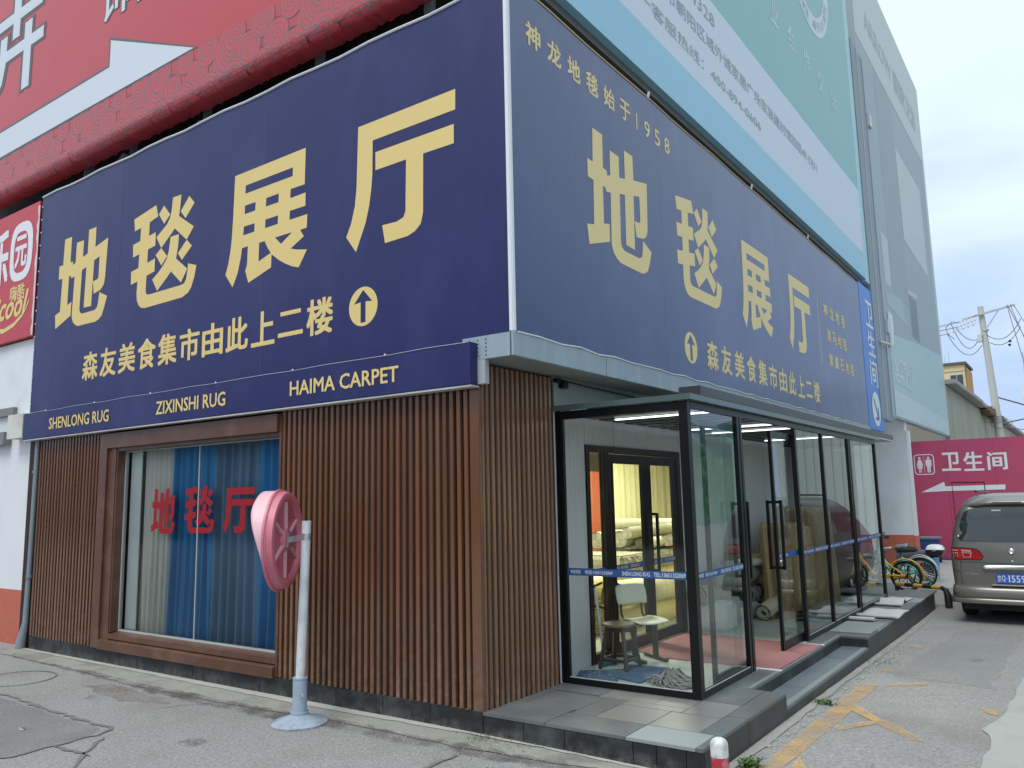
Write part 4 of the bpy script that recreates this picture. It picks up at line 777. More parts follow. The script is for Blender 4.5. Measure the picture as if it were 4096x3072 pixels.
# ---------------- rolls and rugs ----------------
def roll(name,a,b_,r,m,label,group=None,turns=5,flat=1,cat='carpet roll',hollow=False,endm=None,bulge=.03,seed=0):
    t=thing(name,label,cat,tuple(a),group); a=Vector(a); c=Vector(b_); d=(c-a); Ln=d.length; d.normalize(); up=Vector((0,0,1)); s=d.cross(up).normalized(); up=s.cross(d).normalized(); rnd=random.Random(seed)
    ph=rnd.uniform(0,6)
    bd=MB(); bd.grid(lambda u,v:a+d*Ln*v+(s*math.cos(2*math.pi*u)+up*math.sin(2*math.pi*u)*flat)*(r*(1+bulge*math.sin(v*17+ph)+bulge*.6*math.sin(u*12.56+v*9+ph)-(.25 if hollow==2 and v in(0,1) else 0))),20,14,True); bd.build('wrap',m,t,smooth=2)
    e=MB(); n=turns*22; wd=r*.82/turns*.52; P=[]
    for i in range(n+1):
        q=i/n; an=q*turns*2*math.pi; rr=r*((.42 if hollow else .12)+(.97-(.42 if hollow else .12))*q); P.append((rr,an))
    for sgn,base in ((-1,a),):
        for (r0,a0),(r1,a1) in zip(P,P[1:]):
            f=lambda rr,an,o:base+(s*math.cos(an)+up*math.sin(an)*flat)*rr+d*o
            e.face([f(r0,a0,-.004),f(r1,a1,-.004),f(r1-wd,a1,-.004),f(r0-wd,a0,-.004)]); e.face([f(r0,a0,-.004),f(r1,a1,-.004),f(r1,a1,.05),f(r0,a0,.05)]); e.face([f(r0-wd,a0,-.004),f(r1-wd,a1,-.004),f(r1-wd,a1,.05),f(r0-wd,a0,.05)])
    e.build('rolled_end',endm or m,t,fixn=False)
    k=MB(); k.lathe([(r*.9,0),(r*.9,.001)],tuple(a+d*.06),20,Matrix((s,up,d)).transposed()); k.build('shadowed_core',mat('roll_core',(.05,.045,.03),.9),t)
    return t
yw=mat('yellow_plastic_wrap',(.66,.58,.22),.4,var=.2,vscale=3,bump=.5,bscale=7); sw=mat('striped_cream_wrap',(.50,.48,.34),.7,var=.35,vscale=5,stretch=(.3,3,.3),bump=.3)
cr_=mat('cream_carpet',(.50,.49,.36),.9,var=.2,vscale=6); ol=mat('olive_carpet',(.30,.30,.20),.9,var=.3,vscale=6)
roll('carpet_roll',(-1.0,3.7,.34),(-.75,7.4,.32),.20,yw,'large carpet roll in yellow plastic lying at the bottom of the showroom pile',bulge=.05,seed=1)
roll('carpet_roll',(-1.45,3.6,.36),(-1.4,7.4,.36),.22,yw,'yellow wrapped carpet roll at the back of the bottom row',bulge=.05,seed=2)
roll('carpet_roll',(-.72,3.6,.69),(-.62,7.4,.62),.165,sw,'cream striped carpet roll lying over the yellow wrapped rolls',bulge=.03,seed=3)
roll('carpet_roll',(-1.15,3.5,.74),(-1.05,7.4,.72),.17,yw,'yellow wrapped carpet roll of the middle row behind the striped one',bulge=.05,seed=4)
roll('carpet_roll',(-1.55,3.6,.76),(-1.45,7.4,.76),.17,sw,'cream carpet roll at the back of the middle row',bulge=.03,seed=5)
for i in range(4):
    st=thing('folded_carpet',('lowest','second','third','topmost')[i]+' folded carpet with fringed edge stacked in the showroom','carpet',(-1.3,5.4,.88+i*.06))
    b=MB(); b.bbox(-1.85,-.95,4.3,7.3,.885+i*.058,.94+i*.058,.02); b.build('carpet_body',(cr_,sw,cr_,ol)[i],st,smooth=True)
    b=MB(); rnd=random.Random(i)
    for k in range(150):
        y=4.32+k*.0198; z=.93+i*.058; b.face([(-.95,y,z),(-.95,y+.009,z),(-.90-rnd.uniform(0,.03),y+.012,z-.05),(-.90,y,z-.055)])
    for k in range(44):
        x=-1.84+k*.02; z=.93+i*.058; b.face([(x,4.3,z),(x+.009,4.3,z),(x+.01,4.26,z-.05),(x,4.25,z-.055)])
    b.build('fringe',cr_,st,fixn=False)
for i,(x,z,r,fl_) in enumerate(((-1.72,1.27,.12,1),(-1.42,1.28,.14,.85),(-1.13,1.22,.10,.8),(-1.22,1.38,.085,1))):
    roll('carpet_roll',(x,5.0+.12*(i%3),z),(x+.15,7.6,z+.02),r,(cr_,ol,cr_,ol)[i],('leftmost','largest spiral ended','small flat','short upper')[i]+' carpet roll lying on top of the folded carpets',flat=fl_,seed=20+i,endm=cr_)
roll('carpet_roll',(-.95,5.75,1.24),(-1.05,7.9,1.28),.12,ol,'squashed olive carpet roll at the right end of the top row',flat=.7,seed=31,endm=cr_)
roll('carpet_roll',(-1.9,5.6,1.48),(-1.1,7.2,1.44),.10,cr_,'cream carpet roll lying slantwise over the top row',flat=.8,seed=33)
# porch contents
roll('carpet_roll',(.42,5.75,.285),(.62,7.3,.62),.105,mat('beige_backing',(.55,.50,.38),.8,var=.12,vscale=5,stain='8a8d88',stain_scale=3,stain_amt=.5),'open ended beige carpet roll with its hollow end pointing to the doorway',hollow=True,turns=2,seed=41)
roll('carpet_roll',(.20,5.75,.50),(.15,7.3,.52),.105,mat('black_white_pattern_rug',(.10,.10,.10),.9,var=.9,vscale=14,stain='c8c4b8',stain_scale=16,stain_amt=.9),'black and white patterned rolled rug left of the open beige roll',turns=3,seed=42)
roll('carpet_roll',(.02,5.6,.74),(.25,7.0,.72),.10,mat('tan_backing',(.5,.35,.22),.8,var=.15),'tan carpet roll lying over the patterned rug by the grey wall',turns=3,seed=43)
roll('carpet_roll',(-.02,5.5,.93),(.55,6.7,.94),.055,mat('clear_plastic_sleeve',(.55,.56,.56),.25,var=.3,vscale=6,bump=.6),'narrow roll in shiny clear plastic on top of the porch pile',turns=3,seed=44)
roll('carpet_roll',(.02,4.45,.62),(.0,5.4,.56),.13,mat('grey_rug',(.30,.30,.27),.9,var=.3,vscale=8),'grey rug roll with spiral end behind the first glass pane',turns=5,seed=45)
roll('carpet_roll',(.0,4.9,.74),(.15,6.2,.78),.13,mat('dull_green_rug',(.22,.25,.20),.9,var=.25,vscale=5),'dull green rug roll resting above the white box',turns=4,seed=46)
roll('carpet_roll',(.62,6.1,.27),(.70,7.0,.27),.085,mat('gold_carpet',(.55,.42,.20),.85,var=.25,vscale=8),'short gold carpet roll at the foot of the brown bundles',turns=4,seed=51)
roll('carpet_roll',(.10,5.95,.93),(.50,7.4,1.0),.10,MATS['gold_carpet'],'gold carpet roll resting high against the grey wall',turns=4,seed=52)
b=MB(); b.bbox(-.10,.34,4.55,5.0,.18,.53,.04); tag(b.build('white_box',mat('translucent_white_plastic',(.62,.68,.67),.5,var=.08),smooth=True),'white plastic covered box on the porch floor','box')
b=MB(); b.bbox(.05,.42,5.95,6.6,.18,.33,.01); tag(b.build('cardboard_box',mat('cardboard',(.30,.20,.11),.85,var=.15)),'flat brown cardboard box under the patterned rolled rug','box')
b=MB(); b.bbox(.24,.42,6.15,6.45,.62,.76,.01); tag(b.build('cardboard_box',mat('cardboard_dark',(.26,.15,.07),.85,var=.15)),'small brown cardboard box wedged above the beige roll','box')
# fringed shaggy bundle
fr2=thing('fringed_rug','pale grey rug bundle with long tangled fringe at the foot of the pile','rug',(.08,5.2,.18))
roll_=MB(); roll_.grid(lambda u,v:(.10+.30*(v-.5)*.6+.14*math.cos(2*math.pi*u)*.8,5.1+.9*v+.02*math.sin(u*20),.31+.12*math.sin(2*math.pi*u)+.01*math.sin(v*30)),18,12,True); roll_.build('rug_body',mat('pale_grey_rug',(.46,.47,.44),.95,var=.2,vscale=12),fr2,smooth=2)
b=MB(); rnd=random.Random(9)
for k in range(420):
    u=rnd.uniform(-.4,3.4); y=5.02+rnd.uniform(0,.75); x=.08+.13*math.cos(u); z=.31+.12*math.sin(u); p=Vector((x,y,z)); q=p+Vector((rnd.uniform(-.02,.06),rnd.uniform(-.08,.04),-rnd.uniform(.05,.15))); q.z=max(q.z,.184); r_=q+Vector((rnd.uniform(-.05,.05),rnd.uniform(-.06,.02),-.03)); r_.z=max(r_.z,.182); b.tube([p,q,r_],.0035,3,cap=False)
tag(b.build('fringe',MATS['pale_grey_rug'],fr2),kind='stuff')
# tall draped brown carpets
brn=mat('brown_patterned_carpet',(.46,.34,.19),.85,var=.55,vscale=9,stretch=(1,1,.35),bump=.5,bscale=14,stain='b8a176',stain_scale=7,stain_amt=.8)
for k,(x,y,wx,wy,h,lab) in enumerate(((.52,6.65,.28,.58,1.28,'tall brown patterned carpet bundle standing behind the second sliding door'),(.58,7.75,.28,.52,1.48,'taller brown patterned carpet bundle standing in the right half of the porch'),(.25,8.45,.22,.35,1.2,'narrow brown carpet bundle against the grey wall at the porch end'))):
    b=MB()
    def f(u,v,x=x,y=y,wx=wx,wy=wy,h=h,k=k):
        a=2*math.pi*u; t=v; c,s_=math.cos(a),math.sin(a); sq=(abs(c)**4+abs(s_)**4)**(-.25)
        rr=1+.10*math.sin(a*9+k*3+t*1.5)+.05*math.sin(a*17+t*4); top=1 if t<.93 else max(0,1-(t-.93)/.07)
        hh=h-.18*(u>.5)*0-.12*max(0,s_)
        return (x+wx*c*sq*rr*(.2+.8*top)*(.9+.1*(1-t)),y+wy*s_*sq*rr*(.2+.8*top)*(1.0-.22*t*(1 if s_>0 else .2)),.18+hh*min(t/.93,1)+(.01 if t>.93 else 0))
    b.grid(f,90,30,True); tag(b.build('standing_carpet',brn,smooth=2),lab,'carpet')
b=MB()
for k in range(3):
    b.grid(lambda u,v,k=k:(.75+.35*v+.01*math.sin(u*9),5.9+k*.05+1.3*u,.19+k*.045+.03*abs(math.sin(v*math.pi))+.008*math.sin(u*14+k)),20,8)
tag(b.build('folded_mat',mat('pale_grey_mat',(.42,.42,.40),.9,var=.15,vscale=6)),'pale folded mats lying inside the porch below the brown carpets','mat')
# orange-brown fur
b=MB(); rnd=random.Random(12)
for k in range(500):
    p=Vector((.80+rnd.gauss(0,.05),6.3+rnd.gauss(0,.1),.2+abs(rnd.gauss(0,.10)))); b.tube([p,p+Vector((rnd.uniform(-.03,.03),rnd.uniform(-.03,.03),-.03))],.004,3,cap=False)
tag(b.build('shaggy_rug',mat('orange_brown_fur',(.22,.09,.03),.9,var=.4,vscale=20)),'small orange brown shaggy rug beside the open beige roll','rug')
# mats on porch floor
def flatmat(name,pts,z,m,label,th=.008):
    b=MB(); b.extr(pts,lambda u,v:(u,v,z),(0,0,th)); return tag(b.build(name,m),label,'mat')
rm=mat('dusty_red_mat',(.30,.13,.135),.95,var=.15,vscale=6,fine=.25,fscale=140,stain='a08078',stain_scale=5,stain_amt=.3)
flatmat('red_mat',[(-.10,2.95),(.35,2.72),(1.56,2.72),(1.58,4.24),(.8,4.26),(-.12,4.42)],.180,rm,'large dusty red mat across the porch entrance')
bm_=mat('blue_mat',(.055,.11,.20),.9,var=.15,vscale=5,fine=.2)
flatmat('blue_mat',[(.06,1.30),(.52,1.30),(.22,1.98),(-.10,1.72)],.180,bm_,'blue floor mat under the left legs of the stool, littered with scraps')
flatmat('blue_mat',[(.30,1.62),(.66,1.52),(.62,2.26),(.20,2.20)],.184,bm_,'second blue floor mat, nearest the white floor, under the stool')
b=MB(); rnd=random.Random(2)
for k in range(26): x=.15+rnd.gauss(0,.09); y=1.62+rnd.gauss(0,.13); a=rnd.uniform(0,3); b.face([(x,y,.196),(x+.02*math.cos(a),y+.02*math.sin(a),.197),(x+.02*math.cos(a)-.006,y+.02*math.sin(a)+.006,.199)])
tag(b.build('paper_scraps',M['strip'],fixn=False),'tiny white paper scraps scattered on the blue mat','litter',kind='stuff')
# mop head
b=MB(); rnd=random.Random(4)
for k in range(150):
    a=rnd.uniform(0,6.28); r0=rnd.uniform(0,.08); c=Vector((.93,1.66,.19)); P=[]
    for j in range(6):
        t=j/5; P.append(c+Vector((math.cos(a+t*.8)*(r0+.2*t),math.sin(a+t*.8)*(r0+.15*t),max(0,.09*(1-t)**2+.03*math.sin(t*5+k))*1.0+.004)))
    b.tube(P,.006,4,cap=False)
tag(b.build('mop_head',mat('grey_mop_yarn',(.26,.26,.25),.95,var=.3,vscale=30)),'grey string mop head lying on the porch floor by the corner post','mop')
mp_=thing('floor_squeegee','thin pale pole of a squeegee leaning against the inner sidelight','squeegee',(-.03,2.05,.18))
b=MB(); b.tube([(-.02,2.08,.20),(-.08,2.03,.98)],.014,8); b.build('pole',mat('pale_pole',(.6,.63,.62),.4),mp_)
b=MB(); b.obox((-.08,1.99,.975),(-.08,2.18,1.0),.02,.02); b.build('handle',BK,mp_)
b=MB(); b.obox((-.04,2.0,.20),(.04,2.24,.20),.04,.04); b.build('blade',mat('teal_plastic',(.05,.22,.25),.5),mp_)
# stool
stl=thing('wooden_stool','dark four legged round stool standing on the blue mats','stool',(.19,2.02,.19))
dw=mat('dark_painted_wood',(.035,.03,.026),.45,var=.3,vscale=8)
b=MB(); b.lathe([(.15,.600),(.165,.603),(.168,.615),(.165,.627),(.15,.63)],(.19,2.02,0),28); b.build('seat',mat('worn_brown_seat',(.18,.135,.075),.35,var=.35,vscale=7),stl,smooth=True)
b=MB(); b.lathe([(.125,.55),(.13,.552),(.13,.60)],(.19,2.02,0),24); b.build('apron',dw,stl)
for sx,sy in ((-1,-1),(1,-1),(1,1),(-1,1)):
    b=MB(); b.obox((.19+sx*.085,2.02+sy*.085,.60),(.19+sx*.150,2.02+sy*.150,.19),.034,.034); b.build('leg',dw,stl)
for a_,c_ in (((-1,-1),(1,-1)),((1,-1),(1,1)),((1,1),(-1,1)),((-1,1),(-1,-1))):
    b=MB(); b.obox((.19+a_[0]*.135,2.02+a_[1]*.135,.28),(.19+c_[0]*.135,2.02+c_[1]*.135,.28),.02,.03); b.build('stretcher',dw,stl)
# school chair
ch=thing('school_chair','cream seated school chair on dark metal legs behind the stool','chair',(.20,2.56,.18),None,R(-32))
cm=mat('cream_laminate',(.66,.66,.53),.35,var=.04)
b=MB(); b.grid(lambda u,v:(-.20+.42*u,-.19+.38*v,.405+.018*(2*v-1)**2+.012*math.sin(u*3.1)-.008*u),12,10); me_o=b.build('seat',cm,ch,smooth=2,local=True); md=me_o.modifiers.new('s','SOLIDIFY'); md.thickness=.012
b=MB(); b.grid(lambda u,v:(-.235-.05*v+.02*(2*u-1)**2,(-.19+.38*u)*(1-.10*(2*v-1)**4),.56+.20*v-.012*(2*u-1)**4),12,10); me_o=b.build('backrest',cm,ch,smooth=2,local=True); md=me_o.modifiers.new('s','SOLIDIFY'); md.thickness=.012
for y in (-.13,.13):
    b=MB(); b.tube([(-.27,y,.68),(-.245,y,.55),(-.235,y,.45),(-.18,y,.395),(.0,y,.385),(.17,y,.385)],.012,8); b.build('back_tube',mat('dark_metal',(.05,.05,.055),.35,metal=.5),ch,smooth=True,local=True)
    b=MB(); b.box(-.03,.05,y-.012,y+.012,.03,.385); b.build('leg',mat('grey_enamel',(.06,.066,.062),.45),ch,local=True)
    b=MB(); b.box(-.20,.22,y-.02,y+.02,.002,.035); b.build('foot',mat('dark_green_enamel',(.05,.06,.05),.5),ch,local=True)
# rugs on the platform
def wavy(name,pts_fn,m,label,nu=24,nv=10):
    b=MB(); b.grid(pts_fn,nu,nv); o=b.build(name,m,smooth=2); md=o.modifiers.new('s','SOLIDIFY'); md.thickness=.012; md.offset=1; return tag(o,label,'mat')
gm=mat('dusty_white_mat',(.47,.46,.45),.95,var=.14,vscale=6,fine=.1,bump=.3,bscale=30)
def fold(x0,x1,y0,y1,rl,ph,curl):
    def f(u,v):
        x=x0+(x1-x0)*v; y=y0+(y1-y0)*u; z=.182+.006*math.sin(u*9+ph)+.004*math.sin(v*11)
        if u<.18:
            a=(1-u/.18)*math.pi*1.5; y=y0+(y1-y0)*.18-rl*math.sin(a)*1.1; z=.184+rl*(1-math.cos(a))*.9
        if curl and u>.45 and u<.62: z+=.05*math.sin((u-.45)/.17*math.pi)
        return (x+.015*math.sin(u*7+ph),y,z)
    return f
wavy('floor_mat',fold(1.42,1.93,6.45,7.55,.028,0,False),gm,'grey white mat with a rolled near edge lying on the platform')
wavy('floor_mat',fold(1.40,1.72,6.25,6.50,.03,2,False),gm,'narrow rolled mat nearest the step on the platform')
wavy('floor_mat',fold(1.38,1.74,7.75,9.1,.02,1,True),gm,'humped grey white mat farthest along the platform')
flatmat('floor_mat',[(1.40,5.25),(1.88,5.28),(1.89,6.2),(1.42,6.2)],.177,mat('thin_grey_mat',(.22,.23,.235),.85,var=.2,vscale=4),'thin grey mat lying flat beside the lower step')
# ---------------- convex mirror on a pole ----------------
mi=thing('traffic_mirror','faded pink hooded convex mirror seen from behind on a white pole with grey round base','mirror',(-1.60,-.56,0))
cx,cy=-1.60,-.56
b=MB(); b.lathe([(.245,0),(.245,.012),(.235,.022),(.12,.055),(.078,.075),(.078,.10)],(cx,cy,.0),40); b.build('base',mat('pale_blue_grey_enamel',(.34,.41,.50),.4,dust=(0,.09,'6b6258',.8),var=.08,vscale=5,stain='6b7076',stain_scale=4,stain_amt=.3),mi,smooth=True)
b=MB(); b.lathe([(.07,.075),(.07,.085),(.062,.09),(.062,.372),(.066,.374),(.066,.386),(.05,.388)],(cx,cy,0),28); b.build('socket',MATS['pale_blue_grey_enamel'],mi,smooth=True)
b=MB(); b.tube([(cx+.055,cy-.03,.25),(cx+.10,cy-.055,.25)],.012,8); b.build('set_screw',M['galv'],mi)
b=MB(); b.tube([(cx,cy,.30),(cx+.055,cy,1.74)],.041,20); b.build('pole',mat('white_pole_paint',(.66,.69,.72),.35,dust=(.35,.8,'8d8880',.5),var=.08,vscale=3,stain='8a8f93',stain_scale=5,stain_amt=.4),mi,smooth=True)
nf=Vector((-.85,-.53,0)).normalized(); up=Vector((0,0,1)); sd_=nf.cross(up).normalized(); Mm=Matrix((sd_,up,nf)).transposed()
mc=Vector((-1.75,-.63,1.575)); pk=mat('faded_pink_plastic',(.62,.16,.22),.42,stain='d09aa2',stain_scale=3.5,stain_amt=.45,var=.15,vscale=2.5); pkl=mat('bleached_pink_plastic',(.78,.46,.50),.45,stain='b09a98',stain_scale=4,stain_amt=.35,var=.12,vscale=2)
b=MB(); b.lathe([(.345,.01),(.36,-.028),(.368,-.034),(.415,-.034),(.425,-.028),(.432,.03),(.455,.034),(.455,.055),(.40,.06)],tuple(mc),64,Mm); b.build('rim',pk,mi,smooth=True)
b=MB(); b.lathe([(.35,.008),(.35,.012),(.02,.016)],tuple(mc),56,Mm); b.build('back_plate',mat('pink_recess_plastic',(.50,.11,.16),.4,var=.1,vscale=2.5),mi,smooth=True)
for k in range(6):
    a=R(90+k*60); d_=Vector((math.cos(a),math.sin(a),0)); p0=mc+Mm@(d_*.08); p1=mc+Mm@(d_*.34); b=MB(); b.obox(p0-nf*.006,p1-nf*.002,.015,.03,nf); b.build('rib',pkl,mi)
b=MB(); b.lathe([(.085,-.03),(.095,-.028),(.11,.012)],tuple(mc),28,Mm); b.build('hub',pk,mi,smooth=True)
b=MB(); b.lathe([(.40,.06),(.38,.07),(.25,.085),(.01,.09)],tuple(mc),40,Mm); b.build('mirror_face',mat('mirror_face',(.8,.82,.84),.03,metal=1),mi,smooth=True)
b=MB()
def hood(u,v):
    a=R(-28+236*u); e_=min(1,min(u,1-u)/.30); e_=sm(e_); dep=.03+.125*e_; return mc+Mm@Vector((.44*math.cos(a),0.44*math.sin(a),.03+dep*v))
b.grid(hood,60,6); o=b.build('hood',pkl,mi,smooth=2); md=o.modifiers.new('s','SOLIDIFY'); md.thickness=.012
b=MB(); pp=Vector((cx+.05,cy,1.60)); b.box(0,0,0,0,0,0) if 0 else None
q0=mc-nf*.035; b.obox(q0+up*.0,q0-nf*.012,.12,.13,up); b.obox(q0-nf*.01,pp+Vector((0,0,0)),.035,.05,up); b.build('bracket',M['galv'],mi)
b=MB(); b.lathe([(.042,0),(.043,.0),(.043,.055),(.042,.055)],(pp.x,pp.y,1.575),20); b.tube([pp+Vector((.04,-.05,.02)),pp+Vector((.075,-.07,.02))],.010,8); b.tube([pp+Vector((.04,-.05,-.02)),pp+Vector((.075,-.07,-.02))],.010,8); b.build('clamp',M['galv'],mi,smooth=True)
# ---------------- bollard ----------------
bo=thing('bollard','short red and white striped bollard at the platform corner','bollard',(2.03,-.09,-.03))
bx,by=2.045,-.10
b=MB(); b.lathe([(.058,-.10),(.058,.178)],(bx,by,0),28); b.build('red_band',mat('worn_red_paint',(.42,.03,.05),.4,var=.15,vscale=12,stain='d0c8c4',stain_scale=14,stain_amt=.5),bo,smooth=True)
b=MB(); b.lathe([(.0585,.178),(.0585,.25),(.055,.268),(.045,.283),(.028,.293),(.01,.296)],(bx,by,0),28); b.build('white_cap',mat('chipped_white_paint',(.66,.66,.65),.45,var=.1,vscale=10,stain='5a4640',stain_scale=12,stain_amt=.6),bo,smooth=True)
# wheel stop hoop
ws=thing('wheel_stop','black and yellow striped low pipe barrier at the far platform corner','barrier',(1.9,10.6,-.08))
yb_=mat('yellow_stripe_paint',(.62,.35,.05),.5,var=.15); kb=mat('black_stripe_paint',(.02,.02,.02),.5)
P0=Vector((1.18,10.9,.21)); P1=Vector((1.98,10.45,.22))
for i in range(5):
    b=MB(); b.tube([P0.lerp(P1,i/5),P0.lerp(P1,(i+1)/5)],.035,12); b.build('stripe',(yb_,kb,yb_,kb,yb_)[i],ws,smooth=True)
b=MB(); b.tube([P1,P1+Vector((.07,-.1,-.03)),P1+Vector((.10,-.12,-.12)),P1+Vector((.10,-.12,-.31))],[.036,.045,.06,.06],12); b.build('leg',kb,ws,smooth=True)
b=MB(); b.tube([P0,P0+Vector((0,0,-.30))],.035,12); b.build('leg',kb,ws,smooth=True)
# ---------------- van ----------------
van=thing('parked_van','grey brown people carrier seen from behind, parked at the right','van',(3.19,11,-.09))
paint=mat('grey_brown_car_paint',(.215,.205,.185),.26,metal=.45,dust=(.1,.6,'7a736a',.5),var=.06,vscale=2,stain='8a857a',stain_scale=1.2,stain_amt=.15)
VX=3.19
lev=[(.20,.71,8.84,13.2),(.24,.765,8.79,13.35),(.30,.79,8.77,13.4),(.48,.805,8.75,13.42),(.70,.815,8.74,13.38),(.86,.815,8.74,13.3),(1.02,.805,8.745,13.15),(1.2,.775,8.775,12.75),(1.44,.715,8.815,12.2),(1.55,.675,8.84,11.95),(1.63,.635,8.87,11.7),(1.70,.59,8.93,11.5),(1.76,.52,9.02,11.3),(1.80,.42,9.15,11.0),(1.825,.26,9.4,10.6)]
lev=[(z,w_,y0,y1) for z,w_,y0,y1 in lev]
def ring(z,w_,y0,y1,n=6,r=.13):
    P=[]
    for cx_,cy_,a0 in ((VX+w_-r,y1-r,0),(VX-w_+r,y1-r,90),(VX-w_+r,y0+r,180),(VX+w_-r,y0+r,270)):
        for k in range(n+1): a=R(a0+90*k/n); P.append((cx_+r*math.cos(a),cy_+r*math.sin(a),z))
    return P
b=MB(); rings=[b.vs(ring(*l)) for l in lev]
for A_,B_ in zip(rings,rings[1:]):
    n=len(A_)
    for k in range(n): b.bm.faces.new((A_[k],A_[(k+1)%n],B_[(k+1)%n],B_[k]))
b.bm.faces.new(rings[0][::-1]); b.bm.faces.new(rings[-1]); b.build('body',paint,van,smooth=2)
def yr(z):
    for (z0,_,y0,_2),(z1,_3,y1,_4) in zip(lev,lev[1:]):
        if z0<=z<=z1: return y0+(y1-y0)*(z-z0)/(z1-z0)
    return lev[-1][2]
def vp(nm,pts,m,of=.004,th=0,sub=True,mirror=False,parent=van):
    o=None
    for s in ((1,-1) if mirror else (1,)):
        b=MB(); P=[(VX+s*(x-VX),z) for x,z in pts]
        b.poly3([P],lambda u,v:(u,0,v))
        if sub:
            for _ in range(4):
                es=[e for e in b.bm.edges if e.calc_length()>.07]
                if es: bmesh.ops.subdivide_edges(b.bm,edges=es,cuts=1)
            bmesh.ops.triangulate(b.bm,faces=b.bm.faces)
        for v in b.bm.verts:
            dx=abs(v.co.x-VX); wz=[l for l in lev if l[0]>=v.co.z][0][1]; e_=max(0,dx-(wz-.13)); v.co.y=yr(v.co.z)+(.13-math.sqrt(max(0,.13**2-min(e_,.13)**2)))-of
        o=b.build(nm,m,parent,smooth=2)
        if th: q=o.modifiers.new('s','SOLIDIFY'); q.thickness=th; q.offset=0
    return o
cg=mat('dark_tinted_car_glass',(.022,.028,.032),.04,spec=.9)
vp('rear_window',[(2.50,1.16),(2.515,1.30),(2.575,1.48),(2.62,1.56),(2.70,1.60),(2.91,1.62),(3.47,1.62),(3.68,1.60),(3.76,1.56),(3.805,1.48),(3.865,1.30),(3.88,1.16),(3.85,1.125),(3.30,1.11),(3.08,1.11),(2.53,1.125)],cg,.016)
vp('window_label',[(2.98,1.56),(3.10,1.56),(3.10,1.585),(2.98,1.585)],mat('pale_label',(.30,.34,.35),.4),.022,sub=False)
tr=mat('red_tail_lens',(.38,.008,.012),.12,spec=.8); tw_=mat('clear_tail_lens',(.50,.34,.33),.15)
TL=[(2.395,1.01),(2.51,1.01),(2.70,1.0),(2.77,.96),(2.81,.89),(2.79,.845),(2.51,.845),(2.385,.85)]
for s in (1,-1):
    mx_=lambda P:[(VX+s*(x-VX),z) for x,z in P]
    vp('tail_light_seal',mx_([(2.385,1.02),(2.51,1.02),(2.71,1.01),(2.78,.97),(2.822,.89),(2.80,.835),(2.51,.835),(2.378,.84)]),M['rubber'],.004)
    o=vp('tail_light',mx_(TL),tr,.014)
    for P in ([(2.53,.985),(2.66,.98),(2.67,.955),(2.535,.96)],[(2.40,.985),(2.49,.985),(2.49,.965),(2.405,.965)],[(2.535,.945),(2.67,.945),(2.655,.87),(2.56,.87)],[(2.41,.945),(2.49,.945),(2.48,.875),(2.42,.88)]):
        vp('lens',mx_(P),tw_,.018,parent=o)
    for P in ([(2.548,.935),(2.655,.935),(2.645,.88),(2.57,.88)],[(2.42,.935),(2.48,.935),(2.472,.885),(2.43,.89)]): vp('lens',mx_(P),tr,.021,parent=o)
vp('chrome_strip',[(2.80,.705),(2.80,.75),(2.84,.765),(3.54,.765),(3.58,.75),(3.58,.705)],mat('satin_chrome',(.62,.61,.58),.25,metal=.8),.03,th=.02)
dl=mat('dark_panel_gap',(.015,.015,.014),.6)
def gap(P,wd=.008,mir=True):
    for s in ((1,-1) if mir else (1,)):
        for p,q in zip(P,P[1:]):
            p,q=Vector(p),Vector(q); d=(q-p).normalized(); n_=Vector((-d.y,d.x))*wd/2
            vp('panel_gap',[(VX+s*(r_.x-VX),r_.y) for r_ in (p+n_,q+n_,q-n_,p-n_)],dl,.003)
gap([(2.515,.84),(2.50,.60),(2.515,.49),(2.56,.435),(2.70,.42),(3.19,.415)]); gap([(2.39,1.02),(2.52,.82)][:1]+[(2.39,1.02)]) if 0 else None
gap([(2.51,.80),(3.19,.79)],.006); gap([(2.40,.66),(2.49,.66)],.006)
b=MB()
b.grid(lambda u,v:(VX+(2*u-1)*(.80 if v<.6 else .78),8.72+.10*abs(2*u-1)**6+(.03 if .3<v<.45 else 0)+(.03 if v>.9 else 0),.20+.20*v),30,10); o=b.build('bumper',paint,van,smooth=2); md=o.modifiers.new('s','SOLIDIFY'); md.thickness=-.08; md.offset=1
b=MB(); b.bbox(2.62,3.76,8.69,8.80,.385,.402,.006); b.build('bumper_step',mat('grey_plastic',(.10,.10,.095),.5),van)
b=MB(); b.tube([(2.46,8.72,.27),(2.6,8.69,.255),(3.78,8.69,.255),(3.92,8.72,.27)],.022,8); b.build('bumper_ridge',paint,van,smooth=True)
rf=mat('red_reflector',(.30,.012,.02),.2)
for x0,x1 in ((2.43,2.55),(3.13,3.25),(3.83,3.95)): b=MB(); b.extr([(x0,.345),(x1,.335),(x1,.305),(x0+.03,.31)] if x0<3 else [(x0,.34),(x1,.34),(x1,.30),(x0,.30)],lambda u,v:(u,8.712,v),(0,.02,0)); b.build('reflector',rf,van)
b=MB(); b.box(2.50,3.88,8.78,9.3,.10,.24); b.build('underbody_and_light_block',M['rubber'],van); b=MB(); b.box(2.62,3.76,9.9,12.1,-.02,.24); b.build('underbody_and_light_block',M['rubber'],van)  # second, lower box added to block light beneath the van
